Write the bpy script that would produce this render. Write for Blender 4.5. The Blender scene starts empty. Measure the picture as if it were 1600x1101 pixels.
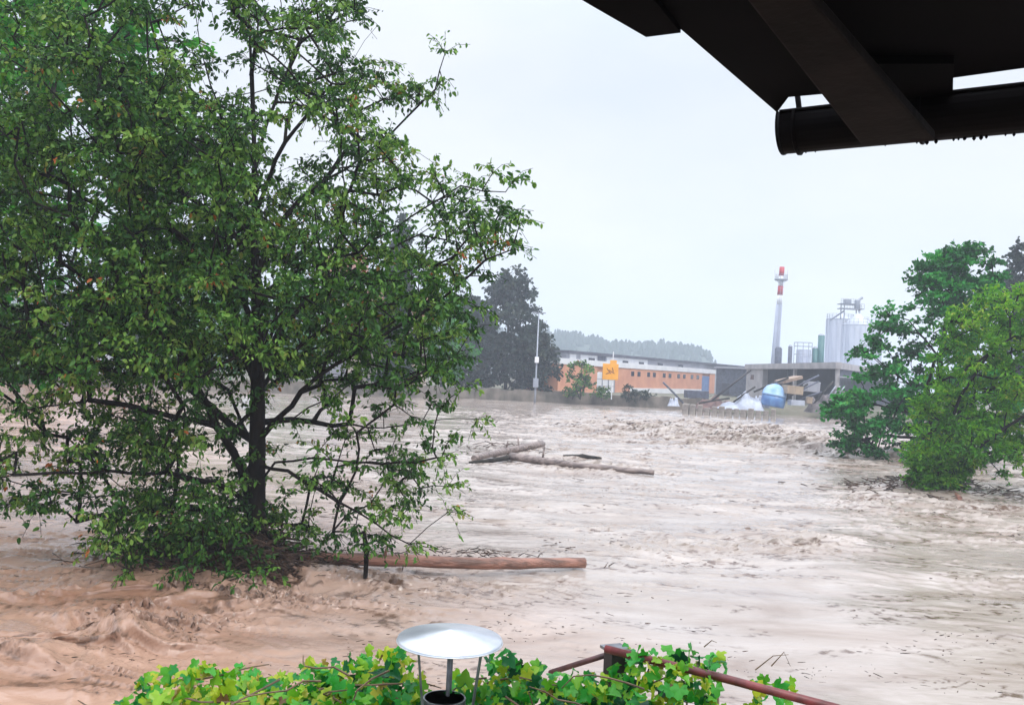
import bpy, math, random
import numpy as np
from mathutils import Vector, Matrix

# ------------------------------------------------------------------ camera, sky, sun, exposure
SC = bpy.context.scene
COL = SC.collection
F = 1386.0            # focal length in photograph pixels (1600 wide)
CAMZ = 4.2
PITCH = math.radians(1.14)
ROLL = math.radians(2.7)
cam_data = bpy.data.cameras.new('camera')
cam = bpy.data.objects.new('camera', cam_data)
COL.objects.link(cam)
cam_data.sensor_width = 36.0
cam_data.lens = 36.0 * F / 1600.0
cam_data.clip_start = 0.05
cam_data.clip_end = 6000
RM = Matrix.Rotation(math.radians(90) + PITCH, 3, 'X') @ Matrix.Rotation(ROLL, 3, 'Z')
cam.matrix_world = Matrix.Translation((0, 0, CAMZ)) @ RM.to_4x4()
SC.camera = cam

SUN_EL, SUN_AZ = math.radians(52), math.radians(150)   # azimuth clockwise from +Y
world = bpy.data.worlds.new('World')
SC.world = world
world.use_nodes = True
wt = world.node_tree
wt.nodes.clear()
def wn(t): return wt.nodes.new(t)
out = wn('ShaderNodeOutputWorld')
sky = wn('ShaderNodeTexSky'); sky.sky_type = 'NISHITA'; sky.sun_disc = False
sky.sun_elevation = SUN_EL; sky.sun_rotation = SUN_AZ
bg1 = wn('ShaderNodeBackground'); bg1.inputs[1].default_value = 0.10
wt.links.new(sky.outputs[0], bg1.inputs[0])
tc = wn('ShaderNodeTexCoord'); mp = wn('ShaderNodeMapping'); mp.inputs['Scale'].default_value = (1, 1, 2.6)
nz = wn('ShaderNodeTexNoise'); nz.inputs['Scale'].default_value = 1.6; nz.inputs['Detail'].default_value = 5
cr = wn('ShaderNodeValToRGB')
cr.color_ramp.elements[0].position = 0.35; cr.color_ramp.elements[0].color = (0.72, 0.81, .97, 1)
cr.color_ramp.elements[1].position = 0.68; cr.color_ramp.elements[1].color = (0.94, 0.965, 1.0, 1)
wt.links.new(tc.outputs['Generated'], mp.inputs[0]); wt.links.new(mp.outputs[0], nz.inputs['Vector'])
wt.links.new(nz.outputs[0], cr.inputs[0])
bg2 = wn('ShaderNodeBackground'); bg2.inputs[1].default_value = 1.08
wt.links.new(cr.outputs[0], bg2.inputs[0])
# thin overcast: brighter towards the zenith
sxz = wn('ShaderNodeSeparateXYZ'); wt.links.new(tc.outputs['Generated'], sxz.inputs[0])
zr_ = wn('ShaderNodeMapRange'); zr_.interpolation_type = 'SMOOTHSTEP'
zr_.inputs[1].default_value = .30; zr_.inputs[2].default_value = 1.0; zr_.inputs[3].default_value = .66; zr_.inputs[4].default_value = 2.5
wt.links.new(sxz.outputs[2], zr_.inputs[0]); wt.links.new(zr_.outputs[0], bg2.inputs[1])
mx = wn('ShaderNodeMixShader'); mx.inputs[0].default_value = 0.88    # cloud cover
wt.links.new(bg1.outputs[0], mx.inputs[1]); wt.links.new(bg2.outputs[0], mx.inputs[2])
wt.links.new(mx.outputs[0], out.inputs[0])

sd = bpy.data.lights.new('sun', 'SUN'); sd.energy = 1.2; sd.angle = math.radians(18); sd.color = (1.0, 0.96, 0.9)
so = bpy.data.objects.new('sun', sd); COL.objects.link(so)
sdir = Vector((math.sin(SUN_AZ) * math.cos(SUN_EL), math.cos(SUN_AZ) * math.cos(SUN_EL), math.sin(SUN_EL)))
so.rotation_euler = sdir.to_track_quat('Z', 'Y').to_euler()
SC.view_settings.view_transform = 'Standard'
SC.view_settings.look = 'None'
SC.view_settings.exposure = 0.66
SC.view_settings.gamma = 1.0
SC.render.engine = 'CYCLES'
SC.cycles.volume_bounces = 2
SC.cycles.max_bounces = 8
SC.cycles.transparent_max_bounces = 8

# ------------------------------------------------------------------ helpers
rng = np.random.default_rng(11)
random.seed(5)
def ray(u, v):
    return RM @ Vector(((u - 800) / F, (550.5 - v) / F, -1.0))
def at(u, v, Y):
    """point seen at photo pixel (u,v) at forward distance Y"""
    d = ray(u, v); return Vector((0, 0, CAMZ)) + d * (Y / d.y)
def ground(u, v, z=0.0):
    d = ray(u, v); return Vector((0, 0, CAMZ)) + d * ((z - CAMZ) / d.z)

def hsh(ix, iy, s):
    h = (ix.astype(np.int64) * 374761393 + iy.astype(np.int64) * 668265263 + s * 1442695041) & 0xffffffff
    h = ((h ^ (h >> 13)) * 1274126177) & 0xffffffff
    return h ^ (h >> 16)
def gn(x, y, s=0):
    """2-D gradient noise, about -1..1"""
    x0 = np.floor(x); y0 = np.floor(y); fx = x - x0; fy = y - y0
    ux = fx * fx * fx * (fx * (fx * 6 - 15) + 10); uy = fy * fy * fy * (fy * (fy * 6 - 15) + 10)
    def g(dx, dy):
        a = hsh(x0 + dx, y0 + dy, s) * (2 * math.pi / 4294967296.0)
        return np.cos(a) * (fx - dx) + np.sin(a) * (fy - dy)
    a = g(0, 0) * (1 - ux) + g(1, 0) * ux
    b = g(0, 1) * (1 - ux) + g(1, 1) * ux
    return (a * (1 - uy) + b * uy) * 1.6
def fbm(x, y, s, o=4, gain=.5):
    r = 0; a = 1.0
    for i in range(o):
        r = r + a * gn(x, y, s + i * 17); x = x * 2.03 + 5.1; y = y * 2.03 - 3.7; a *= gain
    return r

def mesh_np(name, V, faces_idx, loop_counts, attr=None, smooth=False):
    me = bpy.data.meshes.new(name)
    V = np.asarray(V, dtype=np.float32); nf = len(loop_counts)
    me.vertices.add(len(V)); me.vertices.foreach_set('co', V.ravel())
    me.loops.add(len(faces_idx)); me.loops.foreach_set('vertex_index', np.asarray(faces_idx, dtype=np.int32))
    me.polygons.add(nf)
    lc = np.asarray(loop_counts, dtype=np.int32)
    ls = np.concatenate([[0], np.cumsum(lc)[:-1]]).astype(np.int32)
    me.polygons.foreach_set('loop_start', ls); me.polygons.foreach_set('loop_total', lc)
    if smooth: me.polygons.foreach_set('use_smooth', np.ones(nf, dtype=bool))
    me.update(calc_edges=True)
    if attr:
        for k, a in attr.items():
            at_ = me.attributes.new(k, 'FLOAT', 'POINT'); at_.data.foreach_set('value', np.asarray(a, dtype=np.float32))
    return me

def setp(o, label=None, cat=None, group=None, kind=None):
    if label: o['label'] = label
    if cat: o['category'] = cat
    if group: o['group'] = group
    if kind: o['kind'] = kind
    return o
def thing(name, label, cat, loc, group=None, rotz=0):
    o = bpy.data.objects.new(name, None); o.empty_display_size = .3; COL.objects.link(o)
    o.location = loc; o.rotation_euler = (0, 0, rotz)
    return setp(o, label, cat, group)
def root_loc(o):
    while o.parent: o = o.parent
    return Vector(o.location)
def link_mesh(name, me, mat, parent=None, loc=None):
    """mesh data are in world coordinates; moved so the origin is the thing's base"""
    o = bpy.data.objects.new(name, me); COL.objects.link(o)
    if mat: me.materials.append(mat)
    if parent is not None:
        off = root_loc(parent); o.parent = parent
    elif loc is not None:
        off = Vector(loc); o.location = off
    else: off = Vector((0, 0, 0))
    me.transform(Matrix.Translation(-off))
    return o

class MB:
    def __init__(s): s.v = []; s.f = []
    def add(s, vs, fs):
        n = len(s.v); s.v += [tuple(p) for p in vs]; s.f += [tuple(i + n for i in f) for f in fs]; return s
    def box(s, c, d, rz=0, R=None):
        R = R or Matrix.Rotation(rz, 3, 'Z'); c = Vector(c)
        vs = [c + R @ Vector((x * d[0] / 2, y * d[1] / 2, z * d[2] / 2)) for z in (-1, 1) for x, y in ((-1, -1), (1, -1), (1, 1), (-1, 1))]
        return s.add(vs, [(3, 2, 1, 0), (4, 5, 6, 7), (0, 1, 5, 4), (1, 2, 6, 5), (2, 3, 7, 6), (3, 0, 4, 7)])
    def tube(s, pts, rs, n=10, cap=True, jit=0):
        pts = [Vector(p) for p in pts]
        if not hasattr(rs, '__len__'): rs = [rs] * len(pts)
        vs = []; fs = []; prev = None
        for i, p in enumerate(pts):
            t = (pts[min(i + 1, len(pts) - 1)] - pts[max(i - 1, 0)]).normalized()
            if prev is None: a = t.orthogonal().normalized()
            else: a = (prev - t * prev.dot(t)).normalized()
            prev = a; b = t.cross(a)
            for k in range(n):
                an = 2 * math.pi * k / n; r = rs[i] * (1 + random.uniform(-jit, jit))
                vs.append(p + (a * math.cos(an) + b * math.sin(an)) * r)
        for i in range(len(pts) - 1):
            for k in range(n):
                k2 = (k + 1) % n
                fs.append((i * n + k, i * n + k2, (i + 1) * n + k2, (i + 1) * n + k))
        if cap:
            fs.append(tuple(range(n - 1, -1, -1))); fs.append(tuple((len(pts) - 1) * n + k for k in range(n)))
        return s.add(vs, fs)
    def slab(s, poly, vec):
        """closed solid: polygon swept along vec"""
        poly = [Vector(p) for p in poly]; vec = Vector(vec); n = len(poly)
        vs = poly + [p + vec for p in poly]
        fs = [tuple(range(n - 1, -1, -1)), tuple(range(n, 2 * n))] + [(i, (i + 1) % n, n + (i + 1) % n, n + i) for i in range(n)]
        return s.add(vs, fs)
    def mesh(s, name, smooth=False):
        me = bpy.data.meshes.new(name); me.from_pydata(s.v, [], s.f)
        import bmesh
        bm = bmesh.new(); bm.from_mesh(me); bmesh.ops.recalc_face_normals(bm, faces=bm.faces); bm.to_mesh(me); bm.free()
        if smooth:
            me.polygons.foreach_set('use_smooth', [len(p.vertices) == 4 for p in me.polygons])
        me.update(); return me
    def build(s, name, mat, parent=None, loc=None, smooth=False, bevel=0):
        o = link_mesh(name, s.mesh(name, smooth), mat, parent, loc)
        if bevel:
            b = o.modifiers.new('bevel', 'BEVEL'); b.width = bevel; b.segments = 2; b.limit_method = 'ANGLE'
        return o

# ------------------------------------------------------------------ materials
def mat(name, c1, c2=None, rough=.7, scale=3.0, bump=0.0, bscale=None, metal=0.0, spec=.5, stretch=(1, 1, 1), detail=6, lo=.35, hi=.65):
    m = bpy.data.materials.new(name); m.use_nodes = True; t = m.node_tree; b = t.nodes['Principled BSDF']
    b.inputs['Roughness'].default_value = rough; b.inputs['Metallic'].default_value = metal
    b.inputs['Specular IOR Level'].default_value = spec
    tc = t.nodes.new('ShaderNodeTexCoord'); mp = t.nodes.new('ShaderNodeMapping'); mp.inputs['Scale'].default_value = stretch
    t.links.new(tc.outputs['Object'], mp.inputs[0])
    if c2 is None: c2 = tuple(x * .75 for x in c1)
    n = t.nodes.new('ShaderNodeTexNoise'); n.inputs['Scale'].default_value = scale; n.inputs['Detail'].default_value = detail
    t.links.new(mp.outputs[0], n.inputs['Vector'])
    r = t.nodes.new('ShaderNodeValToRGB'); r.color_ramp.elements[0].position = lo; r.color_ramp.elements[1].position = hi
    r.color_ramp.elements[0].color = (*c2, 1); r.color_ramp.elements[1].color = (*c1, 1)
    t.links.new(n.outputs[0], r.inputs[0]); t.links.new(r.outputs[0], b.inputs['Base Color'])
    if bump:
        n2 = t.nodes.new('ShaderNodeTexNoise'); n2.inputs['Scale'].default_value = bscale or scale * 4; n2.inputs['Detail'].default_value = 5
        t.links.new(mp.outputs[0], n2.inputs['Vector'])
        bp = t.nodes.new('ShaderNodeBump'); bp.inputs['Strength'].default_value = 1.0; bp.inputs['Distance'].default_value = bump
        t.links.new(n2.outputs[0], bp.inputs['Height']); t.links.new(bp.outputs[0], b.inputs['Normal'])
    return m

def leaf_mat(name, stops, transl=.35, rough=.5):
    """stops: [(pos, rgb)...] picked per leaf through the attribute 'tint'"""
    m = bpy.data.materials.new(name); m.use_nodes = True; t = m.node_tree; b = t.nodes['Principled BSDF']
    b.inputs['Roughness'].default_value = rough; b.inputs['Specular IOR Level'].default_value = .22
    a = t.nodes.new('ShaderNodeAttribute'); a.attribute_name = 'tint'
    r = t.nodes.new('ShaderNodeValToRGB')
    el = r.color_ramp.elements
    el[0].position = stops[0][0]; el[0].color = (*stops[0][1], 1)
    el[1].position = stops[-1][0]; el[1].color = (*stops[-1][1], 1)
    for p, c in stops[1:-1]:
        e = el.new(p); e.color = (*c, 1)
    t.links.new(a.outputs['Fac'], r.inputs[0]); t.links.new(r.outputs[0], b.inputs['Base Color'])
    tr = t.nodes.new('ShaderNodeBsdfTranslucent')
    g = t.nodes.new('ShaderNodeMixRGB'); g.blend_type = 'MULTIPLY'; g.inputs[0].default_value = 1; g.inputs[2].default_value = (1.3, 1.5, .6, 1)
    t.links.new(r.outputs[0], g.inputs[1]); t.links.new(g.outputs[0], tr.inputs[0])
    ms = t.nodes.new('ShaderNodeMixShader'); ms.inputs[0].default_value = transl
    t.links.new(b.outputs[0], ms.inputs[1]); t.links.new(tr.outputs[0], ms.inputs[2])
    t.links.new(ms.outputs[0], t.nodes['Material Output'].inputs[0])
    return m

M_bark = mat('bark', (.019, .015, .013), (.008, .0065, .006), rough=.9, scale=6, bump=.02, bscale=25, stretch=(1, 1, .3), spec=.12)
M_bark2 = mat('bark_grey', (.05, .045, .04), (.02, .018, .016), rough=.9, scale=3, spec=.15)
M_wetwood = mat('wet_log_wood', (.36, .17, .12), (.13, .065, .045), rough=.4, scale=3, bump=.03, bscale=14, stretch=(.35, 3, 3))
M_greywood = mat('grey_log_wood', (.30, .235, .21), (.10, .075, .07), rough=.55, scale=3, bump=.04, bscale=10, stretch=(.4, 2, 2))
M_debris = mat('debris_twigs', (.085, .045, .028), (.022, .013, .009), rough=.7, scale=4)
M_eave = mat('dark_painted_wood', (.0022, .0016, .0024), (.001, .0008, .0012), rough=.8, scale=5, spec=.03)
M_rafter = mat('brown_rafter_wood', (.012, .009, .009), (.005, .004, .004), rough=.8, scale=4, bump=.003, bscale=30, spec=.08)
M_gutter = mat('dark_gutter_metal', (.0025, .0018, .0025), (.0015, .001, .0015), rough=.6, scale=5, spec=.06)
M_steel = mat('pale_steel', (.80, .82, .86), (.58, .61, .66), rough=.34, scale=7, metal=.8, bump=.0015, bscale=14)
M_steeldark = mat('dull_steel', (.26, .27, .29), (.12, .12, .13), rough=.45, scale=14, metal=.6)
M_rust = mat('red_painted_rusty_pipe', (.20, .035, .035), (.08, .018, .016), rough=.45, scale=18)
M_black = mat('black_iron', (.02, .016, .02), (.01, .008, .01), rough=.5, scale=10)

# ------------------------------------------------------------------ ground, flood water
SHX = [-400, -90, -40, -5, 12, 30, 60, 90, 400]
SHY = [98, 100, 106, 124, 124, 121, 106, 98, 80]
def shore(x): return np.interp(x, SHX, SHY)

def make_ground():
    xs = np.concatenate([np.linspace(-1500, -300, 12), np.linspace(-260, 260, 131), np.linspace(300, 1500, 12)])
    ts = np.array([-700, -550, -400, -120, -60, -20, -6, -1.5, .4, 2, 5, 10, 20, 35, 60, 100, 160, 260, 420, 700, 1000, 1300.])
    X, T = np.meshgrid(xs, ts)
    Y = shore(X) + T
    Z = np.where(T < -1, -1.6, np.where(T < 1, -.3, 1.15)) + np.where(T > 1, fbm(X * .07, Y * .07, 3, 3) * .18, 0)
    V = np.stack([X, Y, Z], -1).reshape(-1, 3)
    nr, nc = X.shape
    i = np.arange(nr - 1)[:, None] * nc + np.arange(nc - 1)[None, :]
    q = np.stack([i, i + 1, i + nc + 1, i + nc], -1).reshape(-1)
    me = mesh_np('ground', V, q, np.full((nr - 1) * (nc - 1), 4), smooth=True)
    m = mat('muddy_ground', (.17, .15, .11), (.08, .085, .05), rough=.95, scale=.25, bump=.1, bscale=2)
    return setp(link_mesh('ground', me, m), kind='structure')
make_ground()

GX = []   # local turbulence: (x, y, sx, sy, amp)
def turb_spot(u, v, su, sv, a):
    p = ground(u, v); q = ground(u + su, v); r = ground(u, v - sv)
    GX.append((p.x, p.y, abs(q.x - p.x), abs(r.y - p.y), a))
turb_spot(330, 920, 240, 45, 1.0); turb_spot(150, 1000, 170, 45, .85); turb_spot(60, 900, 120, 25, .5)
turb_spot(1130, 672, 190, 16, 1.7); turb_spot(1290, 700, 90, 8, 1.2); turb_spot(1000, 680, 100, 8, .8)
turb_spot(1440, 790, 130, 20, .8); turb_spot(700, 905, 240, 16, .6); turb_spot(1080, 845, 160, 22, .5); turb_spot(1270, 845, 90, 14, .6)
turb_spot(880, 720, 150, 20, .5); turb_spot(820, 800, 160, 20, .25)
turb_spot(1180, 990, 150, 60, -.55); turb_spot(1240, 925, 90, 18, -.3)

def make_water():
    na = 900
    rr = [4.0]
    while rr[-1] < 175: rr.append(rr[-1] * 1.0038 + .004)
    while rr[-1] < 700: rr.append(rr[-1] * 1.12)
    rr = np.array(rr)
    aa = np.radians(np.linspace(-56, 56, na))
    R, A = np.meshgrid(rr, aa, indexing='ij')
    OY = -4.0
    X = R * np.sin(A); Y = R * np.cos(A) + OY
    # flow runs mostly across the view, bending towards the camera on the left
    wx = X + 1.2 * gn(X * .12, Y * .12, 5); wy = Y + .22 * X + 1.3 * gn(X * .10 + 7, Y * .12, 9)
    T = .24 + .26 * gn(X * .06, Y * .09, 41)
    for (gx, gy, sx, sy, a) in GX:
        T = T + a * np.exp(-((X - gx) / sx) ** 2 - ((Y - gy) / sy) ** 2)
    T = np.clip(T, .04, 2.2); sm_ = np.clip(22 / R, .12, 1)
    far = np.clip(1.2 - R / 200, .3, 1)
    swell = fbm(wx * .14, wy * .30, 60, 2) * .16
    w2x = wx + .6 * gn(wx * .8, wy * .9, 77); w2y = wy + .45 * gn(wx * .6, wy * .9, 78)
    n1 = gn(w2x * .38, w2y * 1.15, 81)
    ridge = (1 - np.abs(n1)) ** 7
    n2 = gn(w2x * .95 + 3, w2y * 2.6, 85)
    ridge2 = (1 - np.abs(n2)) ** 5
    n2b = gn(w2x * 2.2 + 9, w2y * 5.2, 87)
    ridge3 = (1 - np.abs(n2b)) ** 4
    n3 = fbm(w2x * 1.8, w2y * 4.2, 90, 4, .55)
    n4 = fbm(w2x * 7, w2y * 12, 95, 2, .6)
    patch = np.clip(.45 + 1.1 * gn(X * .2, Y * .42, 99), 0, 1)
    patch2 = np.clip(.4 + 1.2 * gn(X * .5 + 4, Y * 1.0, 103), 0, 1)
    n5 = gn(w2x * 1.5 + 31, w2y * 5.5, 111); ridge4 = np.clip(1 - np.abs(n5) * 2.2, 0, 1) ** 2
    n6 = gn(w2x * 3.3 + 31, w2y * 9, 117); ridge5 = np.clip(1 - np.abs(n6) * 2.0, 0, 1) ** 2
    patch3 = np.clip(.25 + 1.5 * gn(X * .33 + 14, Y * .8, 131), 0, 1)
    patch4 = np.clip(.3 + 1.5 * gn(X * .9 + 14, Y * 1.9, 133), 0, 1)
    n9 = gn(w2x * .16 + 3, w2y * .42, 161); big = (1 - np.abs(n9)) ** 6 * np.clip((R - 30) / 30, 0, 1)
    C = T * (.26 * big + .15 * ridge * patch + .12 * ridge2 * patch2 + .10 * ridge4 * patch3 + sm_ * (.04 * ridge3 * patch + .035 * ridge5 * patch4))
    # brown scum and drift, with wave-crest shade painted in, as broken lines
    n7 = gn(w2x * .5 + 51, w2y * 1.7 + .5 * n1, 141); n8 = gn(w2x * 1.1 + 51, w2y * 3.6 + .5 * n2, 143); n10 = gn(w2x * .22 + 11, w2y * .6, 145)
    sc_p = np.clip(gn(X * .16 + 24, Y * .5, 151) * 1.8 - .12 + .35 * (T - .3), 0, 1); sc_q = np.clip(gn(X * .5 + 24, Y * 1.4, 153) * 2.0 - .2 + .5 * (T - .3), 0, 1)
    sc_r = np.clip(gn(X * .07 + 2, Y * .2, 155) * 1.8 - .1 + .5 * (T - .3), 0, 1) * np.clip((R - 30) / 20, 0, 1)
    SCUM_SHADE = np.clip(np.clip(1 - np.abs(n7) * 8, 0, 1) * sc_p * 3 + np.clip(1 - np.abs(n8) * 6, 0, 1) * sc_q * 2.6 * np.clip(40 / R, 0, 1) + np.clip(1 - np.abs(n10) * 7, 0, 1) * sc_r * 3, 0, .92)
    Z = swell * (.5 + .6 * T) + C + T * .035 * n3 * sm_ + .006 * n4 * T * sm_
    Z = Z * far
    # mound piled against the tree and the bush, and the rolling wave in the left foreground
    for (u, v, su, sv, a) in ((350, 893, 170, 16, .30), (1460, 768, 90, 9, .28), (185, 985, 60, 9, .26), (60, 1010, 80, 9, .16), (120, 955, 50, 6, .14), (40, 1075, 120, 7, .12), (520, 900, 120, 8, .12)):
        p = ground(u, v); q = ground(u + su, v); r = ground(u, v - sv)
        e = np.exp(-((X - p.x) / (q.x - p.x)) ** 2 - ((Y - p.y) / (r.y - p.y)) ** 2)
        Z = Z + a * e * (1 + .5 * n1)
    Z -= .06
    Yd = Y - 1.5 * C * far + .0 * X      # crests lean towards the near bank
    V = np.stack([X + .5 * C, Yd, Z], -1).reshape(-1, 3)
    nr, nc = X.shape
    i = np.arange(nr - 1)[:, None] * nc + np.arange(nc - 1)[None, :]
    q = np.stack([i, i + nc, i + nc + 1, i + 1], -1).reshape(-1)
    me = mesh_np('flood_water', V, q, np.full((nr - 1) * (nc - 1), 4), attr={'churn': np.clip(T / 2, 0, 1).ravel(), 'scum_shade': SCUM_SHADE.ravel()}, smooth=True)
    m = bpy.data.materials.new('muddy_flood_water'); m.use_nodes = True; t = m.node_tree; b = t.nodes['Principled BSDF']
    N = t.nodes.new; L = t.links.new
    tc = N('ShaderNodeTexCoord'); mp = N('ShaderNodeMapping'); mp.inputs['Scale'].default_value = (.35, .8, 1); mp.inputs['Rotation'].default_value = (0, 0, .18)
    L(tc.outputs['Object'], mp.inputs[0])
    n = N('ShaderNodeTexNoise'); n.inputs['Scale'].default_value = .8; n.inputs['Detail'].default_value = 9; n.inputs['Roughness'].default_value = .62; n.inputs['Distortion'].default_value = .6
    L(mp.outputs[0], n.inputs['Vector'])
    r = N('ShaderNodeValToRGB'); e = r.color_ramp.elements
    e[0].position = .25; e[0].color = (.21, .145, .11, 1); e[1].position = .76; e[1].color = (.49, .425, .385, 1)
    k = e.new(.46); k.color = (.335, .275, .235, 1); k = e.new(.58); k.color = (.395, .335, .295, 1)
    L(n.outputs[0], r.inputs[0])
    # silt is redder and thicker in the slack water at the left, greyer out in the channel
    n5 = N('ShaderNodeTexNoise'); n5.inputs['Scale'].default_value = .07; n5.inputs['Detail'].default_value = 3
    L(tc.outputs['Object'], n5.inputs['Vector'])
    sx = N('ShaderNodeSeparateXYZ'); L(tc.outputs['Object'], sx.inputs[0])
    mr = N('ShaderNodeMapRange'); mr.inputs[1].default_value = -5; mr.inputs[2].default_value = 5; mr.inputs[3].default_value = 1; mr.inputs[4].default_value = 0
    ad = N('ShaderNodeMath'); ad.operation = 'MULTIPLY_ADD'; ad.inputs[1].default_value = 14; L(n5.outputs[0], ad.inputs[0])
    my = N('ShaderNodeMath'); my.operation = 'MULTIPLY_ADD'; my.inputs[1].default_value = .45; L(sx.outputs[1], my.inputs[0]); L(sx.outputs[0], my.inputs[2])
    ms = N('ShaderNodeMath'); ms.operation = 'SUBTRACT'; ms.inputs[1].default_value = 12; L(my.outputs[0], ms.inputs[0])
    L(ms.outputs[0], ad.inputs[2]); L(ad.outputs[0], mr.inputs[0])
    mix = N('ShaderNodeMixRGB'); mix.blend_type = 'MULTIPLY'; mix.inputs[2].default_value = (1.0, .73, .59, 1)
    L(mr.outputs[0], mix.inputs[0]); L(r.outputs[0], mix.inputs[1])
    sa = N('ShaderNodeAttribute'); sa.attribute_name = 'scum_shade'
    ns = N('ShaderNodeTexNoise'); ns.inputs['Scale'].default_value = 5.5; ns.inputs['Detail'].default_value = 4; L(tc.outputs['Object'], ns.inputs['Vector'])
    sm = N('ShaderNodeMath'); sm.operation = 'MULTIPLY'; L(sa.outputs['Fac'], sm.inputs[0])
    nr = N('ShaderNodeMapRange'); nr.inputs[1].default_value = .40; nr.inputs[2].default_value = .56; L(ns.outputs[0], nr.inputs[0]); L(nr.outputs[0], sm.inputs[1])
    mix2 = N('ShaderNodeMixRGB'); mix2.inputs[2].default_value = (.10, .055, .035, 1)  # one dark brown for drift scum and for the painted crest shade
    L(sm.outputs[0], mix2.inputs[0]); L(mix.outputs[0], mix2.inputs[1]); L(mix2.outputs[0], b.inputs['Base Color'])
    b.inputs['Roughness'].default_value = .13; b.inputs['IOR'].default_value = 1.45; b.inputs['Specular IOR Level'].default_value = .5
    mp2 = N('ShaderNodeMapping'); mp2.inputs['Scale'].default_value = (1.2, 3.0, 1); mp2.inputs['Rotation'].default_value = (0, 0, .2); L(tc.outputs['Object'], mp2.inputs[0])
    nb = N('ShaderNodeTexNoise'); nb.inputs['Scale'].default_value = 2.2; nb.inputs['Detail'].default_value = 7; nb.inputs['Roughness'].default_value = .6; nb.inputs['Distortion'].default_value = .4
    L(mp2.outputs[0], nb.inputs['Vector'])
    at_ = N('ShaderNodeAttribute'); at_.attribute_name = 'churn'
    st = N('ShaderNodeMath'); st.operation = 'MULTIPLY_ADD'; st.inputs[1].default_value = .05; st.inputs[2].default_value = .006; L(at_.outputs['Fac'], st.inputs[0])
    bp = N('ShaderNodeBump'); bp.inputs['Strength'].default_value = 1; L(st.outputs[0], bp.inputs['Distance']); L(nb.outputs[0], bp.inputs['Height'])
    L(bp.outputs[0], b.inputs['Normal'])
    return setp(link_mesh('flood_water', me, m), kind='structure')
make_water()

# ------------------------------------------------------------------ trees
LEAF = np.array([(0, 0, 0), (.42, .30, .10), (.36, .72, .06), (0, 1, -.06), (-.36, .72, .06), (-.42, .30, .10)])   # across, along, up
def leaves_mesh(name, P, D, S, W, tint, upness=.5, rg=rng):
    n = len(P)
    D = D / np.linalg.norm(D, axis=1, keepdims=True)
    up = rg.normal(size=(n, 3)) * (1 - upness); up[:, 2] += upness
    A = np.cross(D, up); A /= np.linalg.norm(A, axis=1, keepdims=True) + 1e-9
    U = np.cross(A, D)
    V = P[:, None, :] + LEAF[None, :, 0, None] * A[:, None, :] * (W * S)[:, None, None] + LEAF[None, :, 1, None] * D[:, None, :] * S[:, None, None] + LEAF[None, :, 2, None] * U[:, None, :] * S[:, None, None]
    base = (np.arange(n) * 6)[:, None]
    q = np.concatenate([base + np.array([[0, 1, 2, 3]]), base + np.array([[0, 3, 4, 5]])], 1).reshape(-1)
    return mesh_np(name, V.reshape(-1, 3), q, np.full(2 * n, 4), attr={'tint': np.repeat(np.clip(tint, 0, 1), 6)})

def branch_mesh(name, P, par, rad, nb_sides=6):
    """tapered limbs for a node tree"""
    vs = []; qs = []; off = 0
    idx = np.nonzero(par >= 0)[0]
    A = P[par[idx]]; B = P[idx]; T = B - A; ln = np.linalg.norm(T, axis=1); ok = ln > 1e-5
    idx = idx[ok]; A = A[ok]; B = B[ok]; T = T[ok] / ln[ok][:, None]
    ra = np.minimum(rad[par[idx]], rad[idx] * 1.35); rb = rad[idx]
    h = np.where(np.abs(T[:, 2:3]) < .9, np.array([[0, 0, 1.]]), np.array([[1., 0, 0]]))
    U = np.cross(T, h); U /= np.linalg.norm(U, axis=1, keepdims=True); W = np.cross(T, U)
    for lo, hi, n in ((0, .012, 3), (.012, .05, 5), (.05, 9, 10)):
        s = (rb >= lo) & (rb < hi)
        if not s.any(): continue
        an = np.arange(n) * 2 * math.pi / n
        c = np.cos(an)[None, :, None]; d = np.sin(an)[None, :, None]
        ring = U[s][:, None, :] * c + W[s][:, None, :] * d
        va = A[s][:, None, :] - T[s][:, None, :] * (ra[s] * .4)[:, None, None] + ring * ra[s][:, None, None]
        vb = B[s][:, None, :] + T[s][:, None, :] * (rb[s] * .3)[:, None, None] + ring * rb[s][:, None, None]
        V = np.concatenate([va, vb], 1); k = len(V)
        b = (np.arange(k) * 2 * n)[:, None, None] + off
        i = np.arange(n); j = (i + 1) % n
        f = np.stack([i, j, j + n, i + n], -1)[None] + b
        vs.append(V.reshape(-1, 3)); qs.append(f.reshape(-1)); off += k * 2 * n
    V = np.concatenate(vs); q = np.concatenate(qs)
    return mesh_np(name, V, q, np.full(len(q) // 4, 4), smooth=True)

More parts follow.
